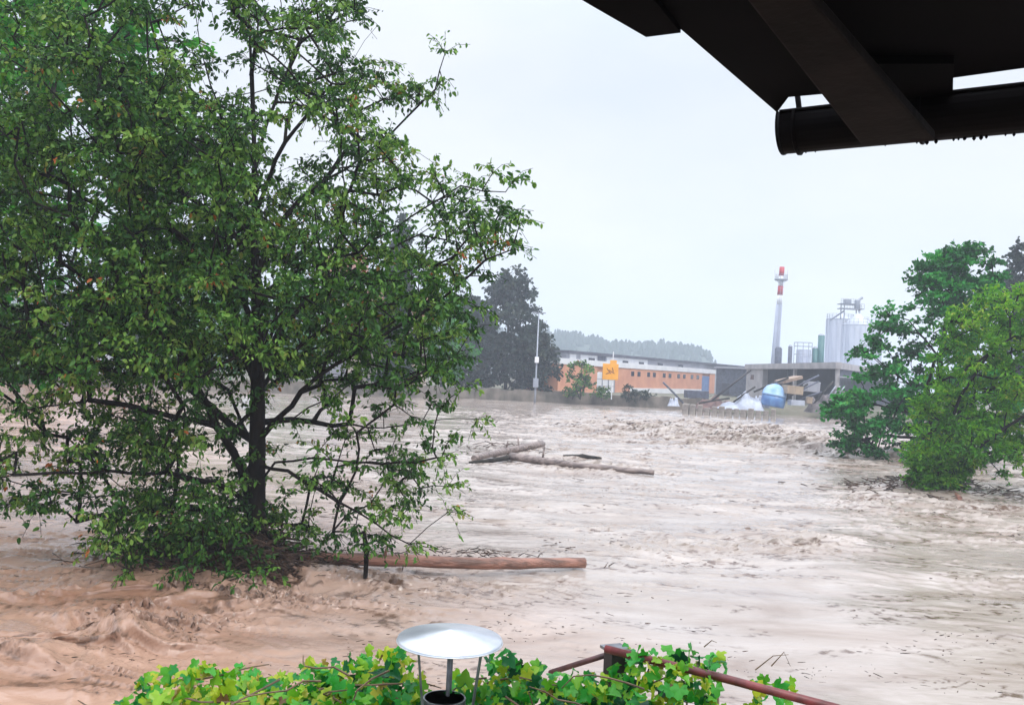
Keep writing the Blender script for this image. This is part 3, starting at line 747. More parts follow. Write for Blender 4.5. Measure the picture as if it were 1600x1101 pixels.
HALL = Wall(Y2(1166, 168), Y2(1308, 122))
def concrete_hall():
    W = HALL; zt = 7.4
    root = thing('industrial_hall', 'open fronted concrete hall below the silos', 'hall', tuple(W.p(W.L / 2, 0, BZ)))
    sa = W.s_of(1190)
    S = Wall(Y2(1308, 122), Y2(1400, 176))
    C = W.p(W.L, 0, 0)
    far = Vector((*Y2(1400, 176), 0)); A = W.p(0, 0, 0)
    back = A + (far - C)
    W.box(MB(), 0, sa, -.4, 0, BZ - .6, zt - .9).build('end_wall', M_concrete, root)
    f = W.box(MB(), W.s_of(1173), W.s_of(1178), .0, .05, 4.6, 5.5).build('window', M_glassd, root)
    fs = MB(); W.box(fs, 0, W.L + .3, -.4, .35, zt - .9, zt); fs.build('roof_beam', M_concrete, root)
    sb = MB(); S.box(sb, .45, S.L, -.4, .3, zt - .9, zt - .01); sb.build('side_beam', M_concrete, root)
    for a in (W.L - .45, W.L * .6, sa + .35):
        W.box(MB(), a - .3, a + .3, -.42 if a > sa + 1 else -.9, .02, BZ - .6, zt - .905).build('column', M_concrete, root)
    MB().slab([W.p(0, -.45, zt - .4), W.p(W.L - .4, -.45, zt - .4), far + (A - C).normalized() * .8 + Vector((0, 0, zt - .4)), back + Vector((0, 0, zt - .4))], (0, 0, .3)).build('roof', M_greywall, root)
    # interior back wall and side infill
    off = (far - C).normalized() * 14
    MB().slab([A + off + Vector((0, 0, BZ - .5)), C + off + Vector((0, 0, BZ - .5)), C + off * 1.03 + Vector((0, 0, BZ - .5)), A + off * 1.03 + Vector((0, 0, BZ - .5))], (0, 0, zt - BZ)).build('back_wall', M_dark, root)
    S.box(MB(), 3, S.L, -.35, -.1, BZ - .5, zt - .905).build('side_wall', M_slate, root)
    S.box(MB(), 0, S.L, .3, 3.2, 5.3, 5.5).build('canopy', M_greywall, root)
concrete_hall()

def chimney():
    D = 200.0
    b = at(1208, 600, D); base = Vector((b.x, D, BZ)); top = at(1222, 417, D)
    root = thing('factory_chimney', 'slim factory chimney with red and white bands at its top', 'chimney', tuple(base))
    def P(v):
        t = (600 - v) / (600 - 417); return Vector((b.x, D, at(1208, 600, D).z)).lerp(top, t)
    MB().tube([base, P(560), P(476)], [.95, .85, .68], 20).build('shaft', M_chim, root, smooth=True)
    MB().tube([P(476), P(461)], [.60, .58], 20).build('white_band', M_whitep, root, smooth=True)
    MB().tube([P(461), P(447)], [.605, .60], 20).build('red_band', M_redp, root, smooth=True)
    MB().tube([P(447), P(431)], [.55, .53], 20).build('white_band', M_whitep, root, smooth=True)
    MB().tube([P(431), P(417)], [.56, .56], 20).build('red_band', M_redp, root, smooth=True)
    pc = P(437); m = MB()
    m.tube([pc - Vector((0, 0, .12)), pc + Vector((0, 0, .12))], [1.45, 1.45], 16)
    m.build('platform', M_galv, root)
    r = MB()
    for k in range(16):
        a = 2 * math.pi * k / 16; q = pc + Vector((1.4 * math.cos(a), 1.4 * math.sin(a), 0)); q2 = pc + Vector((1.4 * math.cos(a + math.pi / 8), 1.4 * math.sin(a + math.pi / 8), 0))
        r.tube([q, q + Vector((0, 0, 1.1))], .04, 4)
        for h in (.55, 1.1): r.tube([q + Vector((0, 0, h)), q2 + Vector((0, 0, h))], .035, 4)
        if k % 2: r.tube([pc - Vector((0, 0, .9)), q - Vector((0, 0, .1))], .04, 4)
    r.build('railing', M_galv, root)
    for s in (-1, 1, .3):
        q = pc + Vector((1.45 * s, -.2, .2)); MB().tube([q, q + Vector((0, 0, 2.1))], [.12, .12], 6).build('antenna', M_whitep, root)
    l = MB()
    for s in (-.22, .22): l.tube([base + Vector((s, -1.05, 0)), pc + Vector((s, -.75, 0))], .035, 4)
    for k in range(60):
        t = (k + .5) / 60; q = (base + Vector((0, -1.05, 0))).lerp(pc + Vector((0, -.75, 0)), t); l.tube([q - Vector((.22, 0, 0)), q + Vector((.22, 0, 0))], .025, 4)
    l.build('ladder', M_galv, root)
    q = at(1215.5, 570, 190); o = MB().tube([(q.x, 190, BZ), (q.x, 190, at(1215, 545, 190).z), (q.x, 190, at(1215, 542, 190).z)], [.75, .75, .5], 14).build('flue_stack', M_slate, None, (q.x, 190, BZ), smooth=True)
    setp(o, 'short dark flue stack at the foot of the banded chimney', 'flue')
chimney()

def silo(u, Y, rpx, vs, vc, label, rail=True):
    c = at(u, 590, Y); r = rpx / F * Y; z1 = at(u, vs, Y).z; z2 = at(u, vc, Y).z; base = Vector((c.x, Y, BZ))
    root = thing('silo', label, 'silo', tuple(base), 'steel silos behind the concrete hall')
    m = MB(); n = 36
    rings = [(BZ, r)]
    k = 0; z = BZ
    while z < z1 - .9:
        z += .95; rings += [(z - .05, r), (z, r * 1.012), (z + .05, r)]
    rings.append((z1, r))
    m.tube([(c.x, Y, a) for a, _ in rings], [b for _, b in rings], n)
    m.build('shell', M_silo, root, smooth=False)
    rb = MB()
    for k in range(18):
        a = 2 * math.pi * k / 18; d = Vector((math.cos(a), math.sin(a), 0)) * r * 1.015
        rb.box(Vector((c.x, Y, (BZ + z1) / 2)) + d, (.1, .16, z1 - BZ), rz=a)
    rb.build('stiffener', M_silo, root)
    MB().tube([(c.x, Y, z1), (c.x, Y, z1 + .08), (c.x, Y, z2 - .3), (c.x, Y, z2)], [r * 1.03, r * 1.03, r * .22, r * .2], n).build('roof_cone', M_silo, root, smooth=True)
    if rail:
        q = MB()
        for k in range(20):
            a = 2 * math.pi * k / 20; a2 = 2 * math.pi * (k + 1) / 20; P = Vector((c.x + r * .98 * math.cos(a), Y + r * .98 * math.sin(a), z1)); Q = Vector((c.x + r * .98 * math.cos(a2), Y + r * .98 * math.sin(a2), z1))
            q.tube([P, P + Vector((0, 0, 1.1))], .035, 4)
            for h in (.55, 1.1): q.tube([P + Vector((0, 0, h)), Q + Vector((0, 0, h))], .03, 4)
        q.build('railing', M_galv, root)
    return root
silo(1309, 186, 20, 499, 488, 'tallest silo, the left one of the three, partly hidden by the middle silo')
silo(1337, 172, 22.5, 508, 490, 'widest silo with a pale ringed roof, in the middle of the three')
silo(1357, 186, 17, 505, 497, 'right silo of the three, half hidden by the dark green tree')

def headhouse():
    Y = 178; c = at(1330, 480, Y); zb = at(1330, 488, Y).z
    root = thing('conveyor_headhouse', 'steel platform with conveyor heads and railings on top of the silos', 'platform', (c.x, Y, zb))
    for dx in (-1.7, 1.4):
        for dy in (-.9, .9): MB().tube([(c.x + dx, Y + dy, zb - 1.4), (c.x + dx, Y + dy, zb + 1.6)], .11, 6).build('leg', M_galv, root)
    MB().box((c.x - .1, Y, zb + .7), (4.6, 2.4, .16)).box((c.x - .9, Y, zb + 1.6), (3.2, 2.2, .14)).build('deck', M_galv, root)
    r = MB()
    for zz, w in ((zb + .78, 2.3), (zb + 1.67, 1.6)):
        cx = c.x - .1 if w > 2 else c.x - .9
        for k in range(9):
            x = cx - w + 2 * w * k / 8; r.tube([(x, Y - 1.15, zz), (x, Y - 1.15, zz + .9)], .035, 4)
        for h in (.45, .9): r.tube([(cx - w, Y - 1.15, zz + h), (cx + w, Y - 1.15, zz + h)], .035, 4)
    r.build('railing', M_galv, root)
    MB().box((c.x - .8, Y, zb + 2.15), (1.3, 1.0, .9)).build('conveyor_head', M_galv, root, bevel=.08)
    MB().box((c.x + 1.2, Y, zb + 1.7), (.9, .9, 1.7)).build('conveyor_head', M_galv, root, bevel=.08)
    MB().tube([(c.x + 1.1, Y, zb + 2.3), (c.x + 2.2, Y, zb + 3.1)], .25, 8).build('spout', M_galv, root)
    MB().tube([(c.x - 1.6, Y - .5, zb + .2), (c.x - 3.4, Y + 2, zb - 1.6)], .16, 8).build('pipe', M_galv, root)
    MB().tube([(c.x + 1.4, Y - .5, zb + .4), (c.x + 1.0, Y - 2, zb - .5)], .16, 8).build('pipe', M_galv, root)
headhouse()

def small_tanks():
    Y = 165
    def cyl(u, vb, vt, rpx, m, nm, root, n=20):
        c = at(u, 590, Y); MB().tube([(c.x, Y, at(u, vb, Y).z), (c.x, Y, at(u, vt, Y).z)], rpx / F * Y, n).build(nm, m, root, smooth=True)
    c = at(1253, 590, Y)
    root = thing('storage_tank', 'low round steel tank inside a railed frame between chimney and silos', 'tank', (c.x, Y, BZ))
    cyl(1254, 600, 546, 11, M_chim, 'shell', root)
    fr = MB(); r = 14 / F * Y
    zt = at(1253, 535, Y).z; z0 = BZ
    for k in range(10):
        a = 2 * math.pi * k / 10; a2 = 2 * math.pi * (k + 1) / 10
        P = Vector((c.x + r * math.cos(a), Y + r * math.sin(a), 0)); Q = Vector((c.x + r * math.cos(a2), Y + r * math.sin(a2), 0))
        fr.tube([P + Vector((0, 0, z0)), P + Vector((0, 0, zt))], .06, 4)
        for z in (zt, zt - .7, zt - 2.2): fr.tube([P + Vector((0, 0, z)), Q + Vector((0, 0, z))], .05, 4)
    fr.build('frame', M_galv, root)
    for u, vb, vt, rp, lab, m in ((1233, 600, 541, 3.2, 'thin dark vertical pipe stack left of the railed tank', M_slate), (1281, 600, 524, 5.0, 'narrow green tower against the left silo', M_green), (1272, 600, 544, 4.2, 'short pale green vessel beside the narrow green tower', M_green)):
        q = at(u, 590, Y); b = (q.x, Y, BZ)
        t = thing('process_vessel', lab, 'vessel', b)
        cyl(u, vb, vt, rp, m, 'shell', t, 12)
        MB().tube([(q.x, Y, at(u, vt, Y).z), (q.x, Y, at(u, vt - 3, Y).z)], [rp / F * Y * 1.05, rp / F * Y * .4], 12).build('cap', M_galv, t)
small_tanks()

def house(u0, u1, Y, vbase_z, veave, vridge, label, wallm, roofm, name='house', wins=(), depth=9):
    a = at(u0, 590, Y); b = at(u1, 590, Y); ze = at((u0 + u1) / 2, veave, Y).z; zr = at((u0 + u1) / 2, vridge, Y).z
    W = Wall((a.x, Y), (b.x, Y + 1.5))
    root = thing(name, label, 'house', tuple(W.p(W.L / 2, 0, vbase_z)))
    m = MB(); W.box(m, 0, W.L, -depth, 0, vbase_z - .6, ze)
    m.build('wall', wallm, root)
    r = MB(); o = .5
    for s in (1, -1):
        mid = -depth / 2
        e = 0 + o if s == 1 else -depth - o
        r.slab([W.p(-o, e, ze - .2), W.p(W.L + o, e, ze - .2), W.p(W.L + o, mid, zr), W.p(-o, mid, zr)], (0, 0, .25))
    r.build('roof', roofm, root)
    for s in (.0, W.L - .3):
        MB().slab([W.p(s, -.05, ze), W.p(s, -depth + .05, ze), W.p(s, -depth / 2, zr - .1)], W.d * .3).build('gable', wallm, root)
    nfl = max(1, int((ze - vbase_z) / 2.9)); nw = max(2, int(W.L / 3.2))
    for fl in range(nfl):
        for k in range(nw):
            s = W.L * (k + .5) / nw; z = vbase_z + 1 + fl * 2.9
            w = W.box(MB(), s - .6, s + .6, 0, .07, z, z + 1.3).build('window', M_white, root)
            W.box(MB(), s - .5, s + .5, .07, .09, z + .1, z + 1.2).build('pane', M_glassd, w)
    W.box(MB(), W.L * .7, W.L * .7 + .7, -depth / 2 - .35, -depth / 2 + .35, zr - .4, zr + 1.1).build('chimney', M_stone, root)
M_beige = mat('beige_render', (.62, .52, .44), (.52, .43, .37), rough=.85, scale=.5)
M_lav = mat('pale_grey_render', (.55, .54, .60), (.46, .45, .52), rough=.85, scale=.5)
M_tile = mat('brown_roof_tiles', (.27, .12, .08), (.16, .07, .05), rough=.8, scale=2)
house(540, 664, 122, BZ, 500, 452, 'beige house seen through the right half of the big tree', M_beige, M_tile)
house(492, 560, 132, BZ, 425, 392, 'tall house with a brown roof seen through the big tree right of its trunk', M_lav, M_tile)
house(48, 160, 116, BZ, 505, 465, 'pale grey house seen through the left part of the big tree', M_lav, M_darkroof)

# retaining wall along the far bank, stone pier blocks, lamp post, sign
def bank_wall():
    xs = [-95, -60, -38, -20, -5, 6, 14, 22, 27]
    m = MB(); top = []; 
    for i in range(len(xs) - 1):
        for j in range(6):
            x0 = xs[i] + (xs[i + 1] - xs[i]) * j / 6; x1 = xs[i] + (xs[i + 1] - xs[i]) * (j + 1) / 6
            y0 = float(shore(x0)) - 1.2; y1 = float(shore(x1)) - 1.2; zt = 1.5 + .12 * math.sin(x0 * 1.3)
            m.slab([(x0, y0, -.6), (x1, y1, -.6), (x1, y1 + .6, -.6), (x0, y0 + .6, -.6)], (0, 0, zt + .6))
    o = m.build('retaining_wall', mat('stained_retaining_wall', (.20, .17, .14), (.085, .075, .06), rough=.9, scale=.8, bump=.05, stretch=(1, 1, .6)), None, (-30, 108, 0))
    setp(o, 'long low stained retaining wall along the far bank', 'wall')
bank_wall()
def block_wall():
    a = ground(1066, 646); b = ground(1214, 655); k = 13
    for i in range(k):
        t = (i + .5) / k; q = a.lerp(b, t); h = random.uniform(.85, 1.25)
        o = MB().box((q.x, q.y, h / 2 - .3), ((b - a).length / k * random.uniform(.62, .8), .9, h + .6), rz=math.atan2(b.y - a.y, b.x - a.x) + random.uniform(-.08, .08)).build('stone_block', M_stone, None, (q.x, q.y, 0), bevel=.07)
        setp(o, 'pale weathered stone block in the row standing in the water in front of the wreckage', 'stone block', 'row of stone blocks at the far waterline')
block_wall()

def lamp_post():
    Y = 118; b = at(836, 620, Y); base = Vector((b.x, Y, 0)); top = at(840.5, 489, Y)
    root = thing('lamp_post', 'tall slim grey lamp post with a double crosswise head on the far bank', 'lamp post', tuple(base))
    MB().tube([base, Vector((base.x, Y, 2)), Vector((b.x, Y, top.z))], [.16, .13, .07], 10).build('pole', M_galv, root, smooth=True)
    MB().tube([(b.x - .75, Y, top.z), (b.x + .75, Y, top.z)], .05, 6).build('cross_arm', M_galv, root)
    for s in (-1, 1): MB().box((b.x + s * .62, Y, top.z + .05), (.6, .3, .14)).build('lamp_head', M_galv, root, bevel=.04)
    MB().box((b.x, Y - .22, at(838, 562, Y).z), (.55, .3, .8)).build('switch_box', M_white, root, bevel=.04)
    MB().box((b.x, Y - .2, at(838, 598, Y).z), (.7, .4, 1.2)).build('cabinet', M_galv, root, bevel=.04)
lamp_post()

def sign_board():
    Y = 121; b = at(952, 622, Y); base = Vector((b.x, Y, BZ))
    root = thing('sign_board', 'orange yellow sign board with dark marks on a white post before the orange building', 'sign', tuple(base))
    zt = at(952, 568, Y).z; zb = at(952, 593, Y).z
    MB().box((b.x, Y, (zt + zb) / 2), (2.15, .12, zt - zb)).build('board', M_sign, root, bevel=.03)
    MB().tube([(b.x + .3, Y + .15, BZ - .3), (b.x + .3, Y + .15, at(957, 549, Y).z)], .07, 8).build('post', M_whitep, root)
    MB().box((b.x + .35, Y, zt + .25), (.9, .1, .5)).build('top_plate', M_sign, root)
    k = MB()   # dark scribbled mark: slanted bars like in the photo
    for (dx, dz, l, a) in ((-.25, .1, .9, .9), (.15, .0, .9, .5), (.3, .3, .6, 1.3), (-.4, -.25, .5, -.3)):
        k.box((b.x + dx, Y - .075, (zt + zb) / 2 + dz), (l, .02, .13), R=Matrix.Rotation(a, 3, 'Y'))
    k.build('dark_mark', mat('brown_marks', (.30, .10, .01), rough=.6), root)
sign_board()

# wreckage in front of the hall ------------------------------------
def pole(u0, v0, u1, v1, Y, px, m, label, name='leaning_pole', Y1=None, cat='pole', group=None):
    a = at(u0, v0, Y); b = at(u1, v1, Y1 or Y); o = MB().tube([a, (a + b) / 2 + Vector((0, 0, .05)), b], px / 2 / F * Y, 8).build(name, m, None, tuple(a), smooth=True)
    return setp(o, label, cat, group)
pole(1112, 626, 1173, 578, 116, 3.4, M_black, 'long dark pole leaning up to the right before the slate shed')
pole(1036, 597, 1068, 630, 118, 3.0, M_slate, 'dark pole slanting down to the right before the orange building')
for k, (a, b, c, d) in enumerate(((1240, 606, 1280, 586), (1246, 613, 1279, 596), (1250, 624, 1284, 612))):
    pole(a, b, c, d, 112, 2.6, M_slate, ('upper', 'middle', 'lower')[k] + ' one of three dark beams slanting out of the tan board heap', 'dark_beam', cat='beam')
for k, (a, b, c, d, lab) in enumerate(((1178, 612, 1232, 590, 'dark plank leaning over the blue tank'), (1225, 626, 1262, 600, 'dark plank crossing the tan crate'), (1146, 628, 1180, 604, 'short dark plank behind the big white sheet'), (1270, 632, 1302, 596, 'dark plank rising behind the brown rubble heap'), (1092, 630, 1140, 622, 'dark plank lying flat on the reddish rubble heap'))):
    pole(a, b, c, d, 113.5, 3.0, M_bark2, lab, 'plank', cat='plank')
for k, (a, b) in enumerate(((1293, 1306), (1300, 1313), (1308, 1320))):
    pole(a, 622, b, 603, 112, 2.2, M_galv, ('left', 'middle', 'right')[k] + ' one of three short leaning rods near the dark green tree', 'leaning_rod', cat='rod')

def lumpy(name, u0, u1, vtop, vbot, Y, m, label, cat, depth=1.5, seed=0, peaks=((.5, 1),), parts=None):
    """sheet or heap draped over a ridge: real mound"""
    a = at(u0, vbot, Y); b = at(u1, vbot, Y); h = at((u0 + u1) / 2, vtop, Y).z - a.z
    n = 28; mm = 10; V = []; 
    for j in range(mm + 1):
        t = j / mm
        for i in range(n + 1):
            s = i / n; e = max(math.exp(-abs((s - p) / .24) ** 3) * q for p, q in peaks) * min(1, s / .08) * min(1, (1 - s) / .08)
            prof = math.sin(math.pi * t) ** .8
            x = a.x + (b.x - a.x) * s; y = Y - depth / 2 + depth * t
            z = a.z - .3 + (h + .3) * prof * e * (1 + .45 * float(gn(np.array([s * 7.]), np.array([t * 4.]), seed)[0]) ) 
            V.append((x, y, z))
    F_ = []
    for j in range(mm):
        for i in range(n):
            k = j * (n + 1) + i; F_ += [k, k + 1, k + n + 2, k + n + 1]
    o = link_mesh(name, mesh_np(name, np.array(V), F_, np.full(len(F_) // 4, 4), smooth=True), m, None, ((a.x + b.x) / 2, Y, a.z))
    return setp(o, label, cat)
lumpy('tarpaulin', 1122, 1190, 616, 634, 114, M_tarp, 'large white plastic sheet heaped left of the blue tank', 'tarpaulin', 4, 1, ((.62, 1), (.25, .4), (.85, .7)))
lumpy('tarpaulin', 1172, 1200, 612, 632, 116, M_tarp, 'smaller white sheet pressed between the big sheet and the blue tank', 'tarpaulin', 3, 2, ((.3, .7), (.7, .9)))
lumpy('mud_heap', 1085, 1150, 618, 634, 118, mat('reddish_rubble', (.20, .12, .10), (.10, .06, .06), rough=.9, scale=2, bump=.1), 'low reddish rubble heap at the foot of the long dark pole', 'rubble', 3, 3, ((.5, .8), (.25, .6), (.8, .6)))
lumpy('mud_heap', 1262, 1330, 612, 640, 114, mat('brown_rubble', (.17, .14, .14), (.08, .07, .07), rough=.9, scale=2, bump=.1), 'brown rubble heap at the right of the wreckage near the dark green tree', 'rubble', 4, 4, ((.4, .8), (.7, 1), (.1, .6)))
lumpy('white_sack', 1043, 1062, 622, 630, 117, M_tarp, 'small white bundle lying left of the long dark pole', 'bundle', 1.2, 6, ((.35, .9), (.65, 1)))

def tank():
    Y = 113; c = at(1207, 630, Y); r = 18.5 / F * Y
    root = thing('blue_tank', 'round blue tank with a paler top lying in the wreckage before the hall', 'tank', (c.x, Y, c.z - .2))
    m = MB(); z0 = c.z - .4; hz = at(1207, 600, Y).z - z0
    pr = [(0, .92), (.08, .98), (.3, 1.0), (.5, 1.0)]
    m.tube([(c.x, Y, z0 + hz * a) for a, _ in pr], [r * b for _, b in pr], 28); m.build('body', M_bluetank, root, smooth=True)
    pr = [(.5, 1.03), (.56, 1.03), (.57, 1.0), (.75, .93), (.9, .7), (.99, .35), (1.04, .12)]
    m = MB(); m.tube([(c.x, Y, z0 + hz * a) for a, _ in pr], [r * b for _, b in pr], 28); m.build('dome', M_paleblue, root, smooth=True)
    MB().tube([(c.x, Y, z0 + hz * 1.03), (c.x, Y, z0 + hz * 1.12)], .25, 12).build('filler_cap', M_slate, root)
    root.rotation_euler = (math.radians(4), math.radians(7), .3)
tank()
def block(u, v, w, h, Y, d, m, label, name, cat, tilt=0, rz=0):
    c = at(u, v, Y); R = Matrix.Rotation(rz, 3, 'Z') @ Matrix.Rotation(tilt, 3, 'Y')
    mb = MB().box(c, (w / F * Y, d, h / F * Y), R=R)
    k = MB()
    for s in (-.33, 0, .33): k.box(c + R @ Vector((s * w / F * Y, -d / 2 - .02, 0)), (.12, .06, h / F * Y * .96), R=R)
    root = thing(name, label, cat, tuple(c - Vector((0, 0, h / 2 / F * Y))))
    mb.build('body', m, root, bevel=.05); k.build('batten', m, root)
block(1238, 609, 27, 13, 112, 1.6, M_tan, 'tan crate lying just right of the blue tank', 'wooden_crate', 'crate', .06, .2)
block(1232, 593, 34, 5, 115, 2.6, mat('brown_panel', (.33, .24, .18), (.24, .17, .13), rough=.8, scale=1), 'brown roof panel tilted on top of the wreckage above the tan crate', 'roof_panel', 'panel', -.28, .1)
block(1244, 629, 22, 8, 111, 1.2, M_tarp, 'white box at the waterline below the tan crate', 'white_box', 'box', 0, .1)
block(1264, 625, 8, 10, 111, 1.0, M_tan, 'small tan box right of the white box', 'small_box', 'box', .1, -.1)
block(1268, 604, 20, 16, 118, 1.6, M_greywall, 'grey container behind the slanting beams', 'grey_container', 'container', .05, .1)
block(1088, 616, 34, 12, 122, 2.0, M_slate, 'dark container left of the blue door before the orange building', 'dark_container', 'container', 0, .05)

# low shrubs along the bank
for k, (u, v, w, h, lab) in enumerate(((940, 622, 34, 10, 'low brownish shrub on the bank below the orange sign'), (982, 612, 26, 14, 'low grey shrub right of the orange sign'), (895, 618, 30, 9, 'low scrub below the small sparse tree'), (1005, 618, 30, 8, 'low scrub below the first small windows of the orange building'))):
    Y = 121 + k % 2; b = at(u, v, Y)
    simple_tree('shrub', lab, (b.x, Y, BZ - .2), h / F * Y + .5, w / 2 / F * Y, 26, GREEN_BLUE if k % 2 else GREEN_DARK, .22, 26, seed=70 + k, group='shrubs on the far bank', z0=.05, sub_len=.45, step=.5, cat='shrub', trunk_r=.05)

# ------------------------------------------------------------------ logs and flotsam
def log(pts, rads, m, label, group=None, stubs=(), name='floating_log', seed=0):
    random.seed(seed); P = [Vector(p) for p in pts]; Q = []; R = []
    for i in range(len(P) - 1):
        for k in range(6):
            t = k / 6; Q.append(P[i].lerp(P[i + 1], t) + Vector((0, random.uniform(-.01, .01), random.uniform(-.012, .012)))); R.append((rads[i] * (1 - t) + rads[i + 1] * t) * random.uniform(.95, 1.06))
    Q.append(P[-1]); R.append(rads[-1])
    mb = MB().tube(Q, R, 16, jit=.08)
    for (t, ln, dx, dy, dz) in stubs:
        i = int(t * (len(Q) - 1)); mb.tube([Q[i], Q[i] + Vector((dx, dy, dz)) * ln], [R[i] * .35, R[i] * .2], 6)
    o = mb.build(name, m, None, tuple(P[0]), smooth=True)
    return setp(o, label, 'log', group)
def gz(u, v, z): q = ground(u, v, z); return (q.x, q.y, z)
log([gz(400, 868, .12), gz(600, 874, .16), gz(760, 880, .12), gz(914, 879, .10)], [.125, .13, .12, .105], M_wetwood, 'long reddish stripped log lying in the water against the big tree', stubs=((.35, .3, .2, -.3, 1),), seed=1)
log([gz(798, 713, .18), gz(900, 727, .16), gz(1022, 738, .10)], [.19, .15, .11], M_greywood, 'long grey log pointing right in mid stream', stubs=((.3, .7, .1, .1, 1),), seed=2)
log([gz(740, 716, .16), gz(790, 704, .2), gz(847, 693, .2)], [.13, .16, .19], M_greywood, 'shorter pinkish grey log behind the long grey log', stubs=((.5, .5, .2, 0, 1), (.7, .6, -.1, .2, 1)), seed=3)
log([gz(733, 722, .08), gz(770, 719, .14), gz(802, 713, .12)], [.05, .1, .12], M_bark2, 'thin dark log end touching the left end of the long grey log', seed=4)
log([gz(880, 712, .06), gz(910, 712, .12), gz(940, 716, .04)], [.05, .1, .06], M_bark2, 'short dark drift log just behind the middle of the long grey log', seed=5)
log([gz(1472, 757, .25), gz(1500, 778, .05)], [.10, .09], M_wetwood, 'short pale log poking out of the debris under the yellowish bush', seed=6)
st = [at(568, 828, 17.0), at(573, 860, 17.0), at(571, 903, 16.9)]
log([tuple(p) for p in st], [.045, .05, .04], M_bark, 'upright dark snag standing in the water before the reddish log', name='snag', seed=7)

def stick_heap(name, label, u, v, su, sv, n, zmax, L, m, cat='debris', seed=0, r=.012, kind=None):
    rg = random.Random(seed); c = ground(u, v); ex = ground(u + su, v).x - c.x; ey = ground(u, v - sv).y - c.y
    mb = MB()
    for _ in range(n):
        a = rg.gauss(0, .5); b = rg.gauss(0, .5); x = c.x + a * ex; y = c.y + b * ey
        z = max(0, zmax * math.exp(-(a * a + b * b) * 1.3)) * rg.random() + .02
        an = rg.gauss(0, .7); l = L * rg.uniform(.4, 1.3); d = Vector((math.cos(an), math.sin(an), rg.gauss(0, .28))).normalized() * l / 2
        p = Vector((x, y, z)); k = Vector((rg.gauss(0, .05), rg.gauss(0, .05), rg.gauss(0, .04))) * l
        rr = r * rg.uniform(.5, 1.8)
        mb.tube([p - d, p + k, p + d], [rr, rr, rr * .4], 4)
    o = mb.build(name, m, None, tuple(c)); return setp(o, label, cat, kind=kind or 'stuff')
stick_heap('debris_pile', 'dark tangle of twigs caught round the foot of the big tree', 360, 886, 170, 16, 1100, .95, .5, M_debris, seed=1)
stick_heap('debris_pile', 'dark brown mat of twigs washed in front of the big tree', 385, 902, 130, 9, 800, .75, .4, M_debris, seed=8)
stick_heap('debris_pile', 'twigs and bark caught on the reddish log', 720, 872, 190, 4, 110, .26, .25, M_debris, seed=2, r=.009)
stick_heap('debris_pile', 'brown tangle of drift round the foot of the yellowish bush', 1460, 768, 105, 6, 500, .8, .5, M_debris, seed=3, r=.018)
stick_heap('debris_pile', 'drift wood tangled on the logs in mid stream', 790, 703, 80, 6, 60, .35, .55, M_debris, seed=4, r=.016)
stick_heap('debris_pile', 'drift and rubble strewn through the far rapids', 1130, 672, 200, 12, 260, .3, .5, M_debris, seed=5, r=.035)
stick_heap('debris_pile', 'broken boards and twigs tangled through the wreckage before the concrete hall', 1215, 632, 120, 5, 480, 1.9, 2.0, M_bark2, seed=6, r=.06)

def scatter_bits():
    """loose bark, leaves and twigs carried on the flood"""
    rg = random.Random(12); mb = MB()
    for _ in range(300):
        u = rg.uniform(-20, 1620); v = 640 + (rg.random() ** .8) * 440
        if 1130 < u < 1330 and 880 < v < 1050 and rg.random() < .8: continue
        c = ground(u, v); D = c.y
        for k in range(rg.choice((1, 1, 2, 5, 9))):
            p = c + Vector((rg.gauss(0, .012 * D), rg.gauss(0, .02 * D), 0)); l = D * .0016 * rg.random() ** 2 * 3.2 + D * .0004; an = rg.gauss(0, .5)
            p.z = rg.uniform(.0, .07); d = Vector((math.cos(an), math.sin(an), rg.gauss(0, .08))) * l; rr = D * .0003 * rg.uniform(.5, 1.6)
            mb.tube([p - d, p, p + d], [rr, rr * 1.5, rr * .5], 4)
    setp(mb.build('flotsam', M_debris), 'loose twigs and bark bits drifting all over the brown water', 'flotsam', kind='stuff')
scatter_bits()

